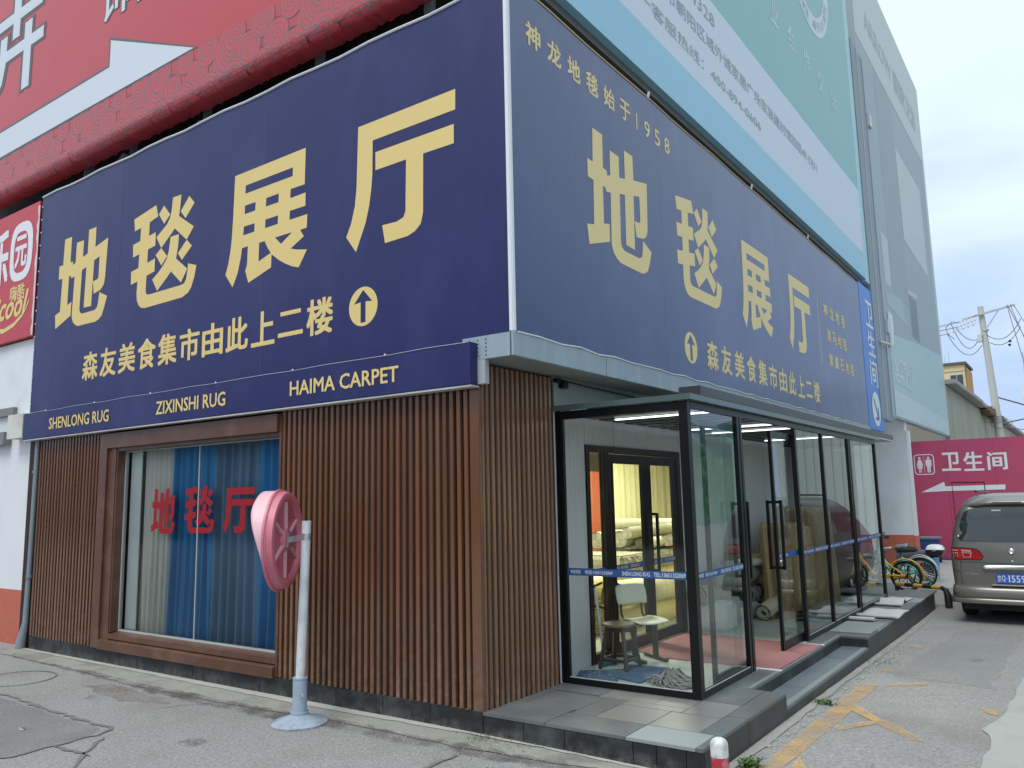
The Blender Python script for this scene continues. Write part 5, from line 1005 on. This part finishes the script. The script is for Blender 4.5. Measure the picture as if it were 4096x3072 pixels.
# plate
pl=MB(); pl.bbox(2.965,3.405,8.690,8.703,.508,.642,.004); pl=pl.build('number_plate',mat('plate_blue',(.02,.11,.50),.35),van)
fpl=lambda u,v:(u,8.687,v)
for s_,u0,u1 in (('京',2.982,3.030),('Q',3.038,3.084),('1',3.125,3.14),('5',3.160,3.207),('5',3.222,3.269),('9',3.284,3.331),('8',3.346,3.393)): lettering(s_,fpl,u0,u1,.525,.625,wv,pl,bold=.012,name='character')
b=MB(); b.poly3([[(3.10+.006*math.cos(t),.575+.006*math.sin(t)) for t in [k*math.pi/4 for k in range(8)]]],fpl); b.build('dot',wv,pl,fixn=False)
b=MB(); b.box(2.90,3.48,8.66,8.74,.472,.492); b.build('plate_ledge',MATS['satin_chrome'],van)
b=MB()
for ro,ph in ((.034,0),(.020,1)): b.tube([(3.19+ro*math.cos(R(t)),8.728,.975+ro*.9*math.sin(R(t))) for t in range(0,361,24)],.006,6)
b.tube([(3.165,8.726,.96),(3.19,8.724,.985),(3.215,8.726,.99)],.006,6); b.build('emblem',M['chrome'],van,smooth=True)
b=MB(); b.lathe([(.016,0),(.016,.012),(.012,.014)],(3.185,8.738,.825),16,Matrix.Rotation(R(90),3,'X')); b.build('lock',M['chrome'],van,smooth=True)
lettering('S idooo',lambda u,v:(u,8.735,v),2.565,2.735,.615,.65,M['chrome'],van,bold=.02)
# spoiler
b=MB(); b.grid(lambda u,v:(VX+(2*u-1)*(.60-.10*v),8.80+.11*abs(2*u-1)**4+.28*v,1.70+.085*v-.07*abs(2*u-1)**3),30,4); o=b.build('spoiler',paint,van,smooth=2); md=o.modifiers.new('s','SOLIDIFY'); md.thickness=-.045; md.offset=1
b=MB(); b.bbox(3.0,3.38,8.792,8.83,1.672,1.70,.005); b.build('brake_light',mat('dark_brake_lens',(.12,.10,.10),.3),van)
for s in (-1,1):
    x=VX+s*.70; b=MB(); b.tube([(VX+s*.45,9.4,1.86),(VX+s*.45,11.2,1.84)],.018,8); b.build('roof_rail',M['black'],van,smooth=True)
    for y in (9.62,12.4):
        wh=MB(); X=VX+s*.70; wh.lathe([(.18,-.10),(.28,-.10),(.31,-.07),(.31,.07),(.28,.10),(.18,.10)],(X,y,.22),36,Matrix.Rotation(R(90),3,'Y')); wh=wh.build('wheel',M['rubber'],van,smooth=True)
        b=MB(); b.lathe([(.18,-.04),(.18,.08),(.05,.085)],(X+s*.0,y,.22),24,Matrix.Rotation(R(90*s),3,'Y')); b.build('rim',M['galv'],wh,smooth=True)
    sw_=MB(); w1=.79; sw_.face([(VX+s*.79,9.1,1.14),(VX+s*.79,12.1,1.14),(VX+s*.72,11.7,1.5),(VX+s*.72,9.15,1.5)]); sw_.build('side_window',cg,van)
# ---------------- bicycles ----------------
def bike(name,label,cat,loc,rz,fcol,wcol,solid,group,seat_m,box=False):
    t=thing(name,label,cat,loc,group,rz); r=.30; wb=1.02
    fm=mat(name+'_paint'+str(fcol),fcol,.35,var=.05)
    def wheel(x):
        w_=MB(); n=40
        w_.grid(lambda u,v:(x+(r-.02+.02*math.cos(2*math.pi*v))*math.cos(2*math.pi*u),.02*math.sin(2*math.pi*v),r+(r-.02+.02*math.cos(2*math.pi*v))*math.sin(2*math.pi*u)),n,8,True); w_=w_.build('wheel',M['rubber'],t,smooth=2,local=True)
        b=MB()
        b.grid(lambda u,v:(x+(r-.045+.008*math.cos(2*math.pi*v))*math.cos(2*math.pi*u),.012*math.sin(2*math.pi*v),r+(r-.045+.008*math.cos(2*math.pi*v))*math.sin(2*math.pi*u)),n,6,True); b.build('rim',wcol,w_,smooth=2,local=True)
        b=MB()
        for k in range(10 if solid else 20): a=2*math.pi*k/(10 if solid else 20); a2=a+.25; b.tube([(x+.03*math.cos(a),.015*(-1)**k,r+.03*math.sin(a)),(x+(r-.045)*math.cos(a2),0,r+(r-.045)*math.sin(a2))],.006 if solid else .0025,5,cap=False)
        b.lathe([(.035,-.04),(.035,.04)],(x,0,r),14,Matrix.Rotation(R(90),3,'X')); b.build('spokes',wcol if solid else M['galv'],w_,local=True)
    wheel(0); wheel(wb)
    b=MB()
    b.tube([(.46,0,.30),(.40,0,.60)],.024,10); b.tube([(0,.04,r),(.46,.04,.31)],.016,8); b.tube([(0,-.04,r),(.46,-.04,.31)],.016,8); b.tube([(0,.04,r),(.39,.02,.58)],.014,8); b.tube([(0,-.04,r),(.39,-.02,.58)],.014,8)
    b.tube([(.46,0,.31),(.62,0,.33),(.84,0,.62),(.87,0,.72)],.030,10); b.tube([(.87,0,.74),(.94,0,.60)],.028,10); b.tube([(.94,.045,.60),(wb,.05,r)],.014,8); b.tube([(.94,-.045,.60),(wb,-.05,r)],.014,8); b.tube([(.94,-.045,.60),(.94,.045,.60)],.014,8); b.build('frame',fm,t,smooth=True,local=True)
    if solid:
        b=MB(); b.bbox(-.06,.46,-.065,-.035,.235,.31,.012); b.build('chain_case',fm,t,smooth=True,local=True)
    def fen(x,a0,a1,m,w_=.03,rr=r+.035):
        b=MB(); b.grid(lambda u,v:(x+(rr+.012*math.cos((v-.5)*3))*math.cos(a0+(a1-a0)*u),w_*2*(v-.5),r+(rr+.012*math.cos((v-.5)*3))*math.sin(a0+(a1-a0)*u)),28,4); o=b.build('mudguard',m,t,smooth=2,local=True); md=o.modifiers.new('s','SOLIDIFY'); md.thickness=.01 if not solid else .022
    fen(0,R(20),R(195),fm if solid else mat('silver_mudguard',(.50,.53,.52),.35)); fen(wb,R(25),R(150),fm if solid else MATS.get('silver_mudguard',fm))
    b=MB(); b.tube([(.40,0,.58),(.365,0,.78)],.014,8); b.build('seat_post',mat('dark_metal',(0,0,0)) ,t,smooth=True,local=True)
    b=MB(); b.grid(lambda u,v:(.22+.27*u,(.085*(1-u)**.8+.022)*math.cos(2*math.pi*v)*min(1,(u+.02)*9)**.5,.83+.012*math.cos(u*4)+(.028 if math.sin(2*math.pi*v)>0 else .04)*math.sin(2*math.pi*v)*min(1,(1.02-u)*6)**.5*min(1,(u+.02)*9)**.5),14,14,False); b.build('saddle',seat_m,t,smooth=2,local=True)
    b=MB(); b.tube([(.87,0,.72),(.85,0,.96)],.016,8); b.tube([(.74,-.27,1.0),(.82,-.15,1.02),(.86,0,.98),(.82,.15,1.02),(.74,.27,1.0)],.013,8); b.tube([(.70,-.28,.99),(.77,-.25,1.005)],.018,8); b.tube([(.70,.28,.99),(.77,.25,1.005)],.018,8); b.build('handlebar',M['black'],t,smooth=True,local=True)
    b=MB(); bx_=.98
    for z in (.62,.70,.78,.84): b.tube([(bx_-.02,-.14,z),(bx_+.22,-.15,z),(bx_+.22,.15,z),(bx_-.02,.14,z),(bx_-.02,-.14,z)],.004,5)
    for k in range(9): y=-.14+k*.035; b.tube([(bx_-.02,y,.84),(bx_-.01,y,.62),(bx_+.2,y,.62),(bx_+.22,y,.84)],.003,4)
    b.build('basket',M['galv'],t,local=True)
    b=MB(); b.tube([(.46,-.09,.30),(.46,.09,.30)],.014,8); b.tube([(.46,.08,.30),(.52,.09,.16)],.010,6); b.tube([(.46,-.08,.30),(.40,-.09,.44)],.010,6); b.bbox(.48,.56,.07,.14,.14,.165,.004); b.bbox(.36,.44,-.14,-.07,.43,.455,.004); b.lathe([(.07,-.05),(.07,-.045)],(.46,0,.30),20,Matrix.Rotation(R(90),3,'X')); b.build('crank',M['black'],t,smooth=True,local=True)
    b=MB(); b.tube([(.10,.06,.26),(.16,.14,.02)],.010,6); b.build('kickstand',M['black'],t,local=True)
    return t
sil=mat('grey_saddle',(.20,.195,.20),.4,var=.2,vscale=10); yl=(.66,.38,.02)
bike('share_bicycle','yellow shared bicycle with solid black tyres nearest the glass porch','bicycle',(1.08,12.45,-.09),R(176),yl,M['rubber'],True,'bicycles parked beyond the porch',mat('pale_saddle',(.42,.42,.42),.4))
bike('share_bicycle','teal shared bicycle with silver mudguards behind the yellow one','bicycle',(1.24,13.25,-.10),R(172),(.10,.42,.35),mat('teal_rim',(.12,.45,.38),.4),False,'bicycles parked beyond the porch',sil)
bike('share_bicycle','second teal shared bicycle, the farther of the two teal ones','bicycle',(1.16,13.75,-.10),R(170),(.10,.40,.34),MATS['teal_rim'],False,'bicycles parked beyond the porch',sil)
# e-bike with top box
eb=thing('electric_scooter','grey electric scooter behind the bicycles with black rear rack','scooter',(1.1,14.6,-.1))
b=MB(); b.grid(lambda u,v:(.55+.62*u,14.6+.11*math.cos(2*math.pi*v),.42+.10*u+(.13-.05*u)*math.sin(2*math.pi*v)),12,12); b.build('rear_body',mat('scooter_grey',(.10,.10,.11),.35),eb,smooth=2)
b=MB(); b.bbox(.50,1.0,14.48,14.72,.56,.66,.04); b.build('seat',mat('scooter_seat',(.09,.09,.09),.5),eb,smooth=True)
for x in (1.12,.10):
    b=MB(); b.lathe([(.10,-.045),(.19,-.045),(.21,-.02),(.21,.02),(.19,.045),(.10,.045)],(x,14.6,.11),28,Matrix.Rotation(R(90),3,'X')); b.build('wheel',M['rubber'],eb,smooth=True)
b=MB(); b.tube([(.10,14.6,.11),(.22,14.6,.6),(.27,14.6,.92)],.03,8); b.tube([(.28,14.3,.95),(.27,14.6,.92),(.28,14.9,.95)],.015,8); b.build('steering',M['black'],eb,smooth=True)
b=MB(); b.bbox(.22,.60,14.5,14.7,.16,.22,.02); b.build('footboard',M['black'],eb)
b=MB(); b.bbox(.95,1.40,14.5,14.7,.44,.465,.005); b.tube([(1.0,14.6,.35),(1.35,14.6,.45)],.015,6); b.build('rack',M['black'],eb)
b=MB(); b.grid(lambda u,v:(1.10+.36*u,14.56+.10*(v-.5),.30-.26*u*u),8,3); o=b.build('mudguard',mat('grey_mudguard',(.33,.34,.34),.4),eb,smooth=2)
tx=thing('top_box','rear storage box with white lid and black base on the scooter rack','box',(1.33,14.6,.47))
def rrect(z,x0,x1,y0,y1,r=.06,n=4): return [(cx_+r*math.cos(R(a0+90*k/n)),cy_+r*math.sin(R(a0+90*k/n)),z) for cx_,cy_,a0 in ((x1-r,y1-r,0),(x0+r,y1-r,90),(x0+r,y0+r,180),(x1-r,y0+r,270)) for k in range(n+1)]
def loft(L_,m,nm,par):
    b=MB(); rg=[b.vs(rrect(*l)) for l in L_]
    for A_,B_ in zip(rg,rg[1:]):
        for k in range(len(A_)): b.bm.faces.new((A_[k],A_[(k+1)%len(A_)],B_[(k+1)%len(A_)],B_[k]))
    b.bm.faces.new(rg[0][::-1]); b.bm.faces.new(rg[-1]); return b.build(nm,m,par,smooth=True)
loft([(.465,1.20,1.46,14.46,14.74),(.50,1.18,1.49,14.44,14.76),(.60,1.15,1.52,14.41,14.79)],mat('black_plastic',(.012,.012,.013),.35),'base',tx)
loft([(.602,1.16,1.515,14.415,14.785),(.635,1.17,1.505,14.425,14.775),(.69,1.20,1.47,14.46,14.74),(.71,1.25,1.40,14.50,14.70)],mat('white_gloss_plastic',(.72,.74,.75),.25),'lid',tx)
b=MB(); b.bbox(1.30,1.37,14.40,14.42,.575,.61,.004); b.build('latch',M['galv'],tx)
rb2=thing('wheelie_bin','blue wheeled bin with grey lid in front of the pink hoarding','bin',(.5,19.6,-.1))
b=MB(); rg=[b.vs([(x,y,z) for x,y in ((.5-w_,19.6-d),(.5+w_,19.6-d),(.5+w_,19.6+d),(.5-w_,19.6+d))]) for z,w_,d in ((-.1,.17,.2),(.5,.22,.25),(.56,.24,.27))]
for A_,B_ in zip(rg,rg[1:]):
    for k in range(4): b.bm.faces.new((A_[k],A_[(k+1)%4],B_[(k+1)%4],B_[k]))
b.bm.faces.new(rg[0][::-1]); b.bm.faces.new(rg[-1]); b.build('body',mat('blue_bin_plastic',(.025,.07,.24),.5),rb2)
b=MB(); b.bbox(.23,.80,19.3,19.88,.562,.62,.02); b.build('lid',mat('grey_blue_lid',(.20,.23,.28),.5),rb2)
b=MB()
for s in (-1,1): b.lathe([(.09,-.02),(.09,.02)],(.5+s*.2,19.85,-.02),16,Matrix.Rotation(R(90),3,'Y'))
b.build('wheels',M['rubber'],rb2)
bk_=thing('blue_drum','narrow pale blue plastic drum on the ground right of the bicycles','drum',(1.2,15.9,-.1))
b=MB(); b.lathe([(.058,-.1),(.062,-.08),(.072,.30),(.078,.305),(.078,.32),(.06,.32)],(1.14,15.9,0),24); b.build('body',mat('pale_blue_plastic',(.10,.27,.55),.45,var=.1),bk_,smooth=True)
b=MB(); b.tube([(1.07,15.9,.30),(1.14,15.83,.22),(1.21,15.9,.30)],.006,6); b.build('handle',M['galv'],bk_)
# ---------------- utility pole and wires ----------------
up_=thing('utility_pole','tall tapered concrete utility pole with steel crossarm and insulators','pole',(1.15,40,-.2))
cp=mat('pale_concrete_pole',(.47,.48,.455),.8,var=.08,vscale=.6)
b=MB(); b.tube([(1.17,40,-.2),(.97,40,4.4),(.70,40,10.85)],[.21,.185,.13],18); b.build('pole',cp,up_,smooth=True)
wm=mat('grey_wire',(.13,.135,.14),.6); ins=mat('white_porcelain',(.6,.6,.58),.3)
b=MB(); b.obox((-.1,39.8,10.28),(2.1,39.8,10.68),.10,.08); b.obox((1.45,39.8,10.5),(.93,39.8,9.75),.05,.05); b.build('crossarm',M['galv'],up_)
b=MB(); b.tube([(.80,40,9.6),(.80,40,9.68)],.18,14); b.build('clamp',M['galv'],up_)
b=MB(); b.bbox(.45,.66,39.75,39.95,9.05,9.45,.03); b.build('cutout_box',ins,up_)
for i,(p,q) in enumerate((((.60,39.7,10.45),(-.25,39.6,10.15)),((.55,39.7,10.2),(-.35,39.6,9.9)),((.50,39.7,10.0),(-.8,39.5,9.6)))):
    p,q=Vector(p),Vector(q); b=MB(); n=6
    b.tube([p,q],.02,6)
    for k in range(n): c=p.lerp(q,(k+.7)/n); d=(q-p).normalized(); b.tube([c,c+d*.03],[.09,.075],10)
    b.build('insulator',ins,up_)
for i in range(3):
    c=Vector((1.85+i*.14,39.8,10.62)); b=MB(); b.tube([c,c+Vector((0,0,.12))],[.05,.035],8); b.tube([c+Vector((0,-.1,.06)),c+Vector((0,.12,.10))],.04,8); b.build('insulator',ins,up_)
def sag(p,q,s,n=18):
    p,q=Vector(p),Vector(q); return [p.lerp(q,i/n)+Vector((0,0,-s*4*(i/n)*(1-i/n))) for i in range(n+1)]
pw=thing('power_lines','thin grey power lines looping round and leaving the utility pole','wires',(.5,40,10))
def wire(pts,r=.018): b=MB(); b.tube(pts,r,6,cap=False); b.build('wire',wm,pw,smooth=2)
wire(sag((-.25,39.6,10.15),(-9,38,9.2),.15)); wire(sag((-.35,39.6,9.9),(-9,38,9.0),.12)); wire(sag((-.8,39.5,9.6),(-9,38,8.6),.1))
wire(sag((-.4,39.6,9.85),(.75,39.9,9.4),.42)); wire(sag((-.8,39.5,9.6),(.6,39.9,8.9),.75)); wire(sag((-.6,39.6,10.1),(.5,39.8,9.2),.8)); wire([(-.3,39.6,10.1),(-.55,39.6,10.2),(-.85,39.6,9.95),(-.8,39.6,9.6),(-.5,39.6,9.3)])
wire(sag((.85,39.9,9.4),(2.35,39.9,10.0),.55)); wire(sag((.95,39.9,9.0),(2.3,39.9,9.6),.42))
for i in range(3): wire(sag((1.85+i*.14,39.8,10.65),(3.4+i*.5,30,2.5+i*1.2),.2,8),.018)
wire([(1.9,39.8,10.6),(2.4,39.8,9.1),(2.9,39.8,7.2)])
b=MB(); b.tube([(1.75,39.9,8.93),(1.85,39.9,8.98)],.06,8); b.tube([(1.72,39.9,8.75),(1.82,39.9,8.8)],.06,8); b.build('connector',M['rubber'],pw)
wire(sag((1.0,40,6.3),(3.4,42,5.4),.0,4),.035); wire(sag((1.1,40,5.0),(3.6,42,5.6),.0,4),.035); wire(sag((1.0,40,4.9),(3.5,41,4.7),.15)); wire([(1.1+.45*math.cos(t),39.8,5.0+.22*math.sin(t)) for t in [k*.4 for k in range(17)]],.012); wire([(.85+.5*math.cos(t),39.8,5.2+.15*math.sin(t)) for t in [k*.4 for k in range(17)]],.012)
# antenna mast
an=thing('antenna_mast','slim telecom antenna mast at the right edge behind the utility pole','mast',(.9,60,0))
b=MB(); b.tube([(1.55,60,-.2),(1.45,60,8.2),(1.38,60,11.2)],[.16,.10,.03],10); b.build('mast',M['galv'],an,smooth=True)
for i,(dx,z) in enumerate(((-.25,8.0),(.22,8.1),(.0,7.3),(.35,7.2))): b=MB(); b.bbox(1.45+dx-.08,1.45+dx+.08,59.8,59.95,z,z+1.1,.02); b.tube([(1.45+dx,59.95,z+.5),(1.45,60,z+.5)],.03,6); b.build('antenna',M['strip'],an)
# far apartment
ap_=thing('apartment_block','distant cream apartment block with rust orange side rising over the concrete roof','building',(-15,120,0))
def apt(par,x0,x1,y0,y1,h,m,ms,fl,nw,dark=mat('dark_window_glass',(.05,.06,.07),.15),facing=-1,base=0,side=True):
    b=MB(); b.box(x0,x1,y0,y1,-.3,h); b.build('wall',m,par)
    b=MB(); b.box(x0-.3,x1+.3,y0-.3,y1,h,h+.35); b.build('roof_edge',mat('dark_roof_edge',(.10,.09,.085),.8),par)
    yf=y0 if facing<0 else y1
    fh=(h-1.2)/fl
    for f in range(base,fl):
        z=.9+f*fh; b=MB(); b.box(x0,x1,yf-.12,yf+.12,z+fh-.55,z+fh-.40); b.build('floor_band',mat('band_cream',(.55,.50,.40),.8),par)
        for k in range(nw):
            cx_=x1-(x1-x0)*(k+.5)/nw; ww=.75 if k%2==0 else .32; hh=.75 if k%2==0 else .5
            d=MB(); d.box(cx_-ww-.1,cx_+ww+.1,yf-.10,yf+.10,z+.3,z+.45+2*hh); d=d.build('window',mat('white_window_frame',(.5,.5,.48),.6),par)
            b=MB(); b.box(cx_-ww,cx_-.04,yf-.13,yf+.13,z+.4,z+.36+2*hh).box(cx_+.04,cx_+ww,yf-.13,yf+.13,z+.4,z+.36+2*hh); b.build('pane',dark,d)
apt(ap_,-22,-8.15,120,128,18.9,mat('cream_facade',(.66,.53,.30),.8,var=.06),None,6,7,base=3)
b=MB(); b.box(-8.14,-8.0,120.8,128,15.2,18.6); b.build('side_wall',mat('ochre_side_wall',(.45,.25,.08),.8),ap_)
for k in range(3):
    y=121.5+k*2.4; b=MB(); b.bbox(-8.14,-7.6,y,y+2.0,11.5,11.7,.02).bbox(-8.14,-7.7,y,y+.2,11.7,15.2,.02).bbox(-8.1,-7.6,y,y+2.0,14.6,14.8,.02); b.build('balcony',mat('grey_balcony',(.22,.21,.21),.8),ap_)
b=MB()
for k in range(9): b.tube([(-14+k*.5,121,19.2),(-14+k*.5,121,20.0+.5*(k%3))],.03,4)
b.build('aerials',M['galv'],ap_)
# ---------------- across the street (seen in the glass) ----------------
o1=thing('apartment_block','tall cream and red apartment block across the street, mirrored in the porch glass','building',(52,45,0))
cm2=mat('ochre_facade',(.62,.52,.32),.8,var=.1); rd2=mat('brick_red_facade',(.36,.09,.05),.8)
b=MB(); b.box(50,64,10,90,-.3,15); b.build('wall',cm2,o1)
b=MB(); b.box(49.8,64,10,90,15,21); b.build('upper_wall',rd2,o1)
for k in range(16):
    y=13+k*4.8
    for f in range(6):
        z=2.2+f*3.1; d=MB(); d.box(49.6,49.9 if f<4 else 49.78,y-1.1,y+1.1,z,z+1.7); d=d.build('window',mat('white_window_frame',(0,0,0)),o1)
        b=MB(); b.box(49.55,49.95,y-.95,y-.05,z+.1,z+1.6).box(49.55,49.95,y+.05,y+.95,z+.1,z+1.6); b.build('pane',mat('dark_window_glass',(0,0,0)),d)
nf_=thing('netted_fence','construction fence draped with green netting across the street','fence',(20,20,0))
gn=mat('green_netting',(.09,.36,.20),.8,var=.5,vscale=1.2,bump=.4,bscale=3,stain='c4d8c8',stain_scale=1.3,stain_amt=.9); tn=mat('teal_tarpaulin',(.28,.52,.52),.6,var=.4,vscale=.8,bump=.5,bscale=2,stain='9fc4c4',stain_scale=.7,stain_amt=.6)
b=MB(); b.grid(lambda u,v:(20+.12*math.sin(u*140)+.1*math.sin(v*7+u*30),2+58*u,4.6*v-.1),160,8); b.build('netting',gn,nf_,smooth=2)
b=MB(); b.grid(lambda u,v:(20.6+.35*math.sin(u*60+v*4)+.25*math.sin(v*9+u*50),2+58*u,4.4+3.4*v*(.85+.15*math.sin(u*21))),160,10); b.build('tarpaulin',tn,nf_,smooth=2)
for k in range(12): b=MB(); b.tube([(19.8,3+k*5,-.1),(19.8,3+k*5,5.2)],.06,8); b.build('post',M['galv'],nf_)
rl=thing('white_railing','white tubular railing in front of the green netting','railing',(14,15,0))
for y in (4,7,10,13,16,19,22,25): b=MB(); b.box(15,15.06,y,y+.06,-.1,1.1); b.build('post',M['strip'],rl)
b=MB(); b.box(15.01,15.05,4,25,1.0,1.05).box(15.01,15.05,4,25,.25,.30)
for k in range(105): b.box(15.02,15.04,4.1+k*.2,4.12+k*.2,.3,1.0)
b.build('bars',M['strip'],rl)
wt=thing('white_site_cabin','white corrugated site cabin mirrored in the far porch panes','cabin',(5,24,0))
b=MB(); b.box(3.6,7.2,23,26,-.1,5.2); b.build('wall',mat('cabin_white',(.62,.68,.66),.6),wt)
b=MB()
for k in range(12): b.box(3.65+k*.3,3.77+k*.3,22.94,23,0,5.1)
b.build('ribs',mat('cabin_white',(0,0,0)),wt); b=MB(); b.box(3.5,7.3,22.8,26.2,5.2,5.35); b.build('roof',M['soffit'],wt)
# low market building behind the camera, mirrored in the window and the porch side
mk=thing('market_building','low grey market building behind the viewer with a white second floor sign','building',(-12,-24,0))
b=MB(); b.box(-60,2,-30,-21,-.2,6.2); b.build('wall',mat('market_wall',(.20,.20,.20),.7,var=.1),mk)
b=MB(); b.box(-60,2,-20.99,-20.9,3.5,5.4); b.build('sign_band',mat('market_sign_band',(.16,.16,.165),.5),mk)
for k in range(12): b=MB(); b.box(-58+k*5,-54.6+k*5,-20.99,-20.92,.1,2.9); b.build('shop_window',mat('dark_window_glass',(0,0,0)),mk)
me=lettering('2F 窗帘壁纸 美食集市',lambda u,v:(-u,-20.88,v),8.55,12.3,4.15,4.7,mat('white_sign_letters',(.8,.8,.8),.5),mk,bold=.02)
rk=thing('added_red_booth','unseen plain red booth added behind the viewer to reflect red in the brown slats','added_booth',(-8.8,-7.4,0))  # unseen booth, added only for a red reflection in the slats
b=MB(); b.bbox(-9.7,-7.85,-8.1,-6.9,.0,2.0,.03); b.build('body',mat('added_booth_red',(.65,.02,.03),.4),rk)
b=MB(); b.bbox(-9.8,-7.75,-8.2,-6.8,2.01,2.08,.02); b.build('roof',M['steel'],rk)
b=MB(); b.bbox(-9.5,-9.0,-6.9,-6.88,1.0,1.5,.005); b.build('counter_window',mat('dark_window_glass',(0,0,0)),rk)
# ---------------- weeds, pebbles, litter ----------------
gw_=mat('weed_green',(.06,.11,.02),.7,var=.4,vscale=30); gd=mat('dry_weed',(.20,.19,.07),.8,var=.4,vscale=30)
def tuft(c,n,h,r,label,m=gw_,seed=0,broad=False):
    rnd=random.Random(seed); b=MB(); c=Vector((c[0],c[1],gh(c[0],c[1])))
    for k in range(n):
        a=rnd.uniform(0,6.28); l=h*rnd.uniform(.5,1.2); p=c+Vector((rnd.gauss(0,r),rnd.gauss(0,r),0)); d=Vector((math.cos(a),math.sin(a),0)); s=Vector((-d.y,d.x,0))*((.012 if broad else .003)); lean=rnd.uniform(.4,1.1)
        m1=p+d*l*.45*lean+Vector((0,0,l*.6)); t_=p+d*l*lean+Vector((0,0,l*.55)); b.face([p-s*.4,p+s*.4,m1+s,m1-s]); b.face([m1-s,m1+s,t_+s*.2,t_-s*.2])
    return tag(b.build('weed',m,fixn=False),label,'weed')
tuft((2.06,.42),70,.085,.03,'leafy green weed growing by the bollard at the platform foot',seed=1,broad=True)
tuft((.30,-.12),160,.03,.16,'low dry moss and weeds along the mortar edge at the wall corner',gd,seed=2)
tuft((.05,-.1),60,.035,.07,'small green weed cluster at the foot of the corner joint',seed=3)
tuft((2.03,2.55),50,.05,.04,'small weed tuft beside the middle of the lower step',seed=4,broad=True)
tuft((2.02,4.9),90,.03,.12,'sparse grass growing along the kerb past the lower step',seed=5)
tuft((2.04,5.7),60,.03,.2,'thin dry grass line farther along the platform kerb',gd,seed=6)
b=MB(); rnd=random.Random(8)
for k in range(900):
    if k<420: x=rnd.uniform(-3.5,2.0); y=-.45+rnd.gauss(0,.16)
    elif k<760: x=2.03+abs(rnd.gauss(0,.06)); y=rnd.uniform(.2,9)
    else: x=rnd.uniform(-5,3.3); y=rnd.uniform(-2.6,-.2)
    if y>-.02 and x<1.93: continue
    s=rnd.uniform(.003,.009); z=gh(x,y); b.tube([(x,y,z),(x+s*.3,y,z+s*1.1)],[s,s*.5],5)
tag(b.build('pebbles',mat('pale_grit',(.42,.41,.38),.9,var=.4,vscale=20)),'loose pale grit along the mortar edges','grit',kind='stuff')
b=MB(); rnd=random.Random(18)
for k in range(70):
    x=2.0+abs(rnd.gauss(0,.05)); y=rnd.uniform(.9,6.5); s=rnd.uniform(.012,.03); z=gh(x,y); b.bbox(x,x+s,y,y+s*1.6,z-.002,z+s*.45,s*.12)
tag(b.build('mortar_rubble',mat('mortar_rubble',(.36,.35,.32),.9,var=.3,vscale=20)),'broken mortar crumbs at the foot of the step','rubble',kind='stuff')
for (x,y,lab) in ((-3.55,-1.96,'crumpled white tissue on the asphalt at lower left'),(-7.6,-.30,'white scrap at the foot of the downpipe')):
    b=MB(); rnd=random.Random(int(x*10)); P=[Vector((x+rnd.uniform(-.05,.05),y+rnd.uniform(-.03,.03),rnd.uniform(0,.025))) for _ in range(12)]
    for k in range(10): b.face([P[k],P[k+1],P[k+2]])
    tag(b.build('paper_scrap',M['strip'],fixn=False),lab,'litter')
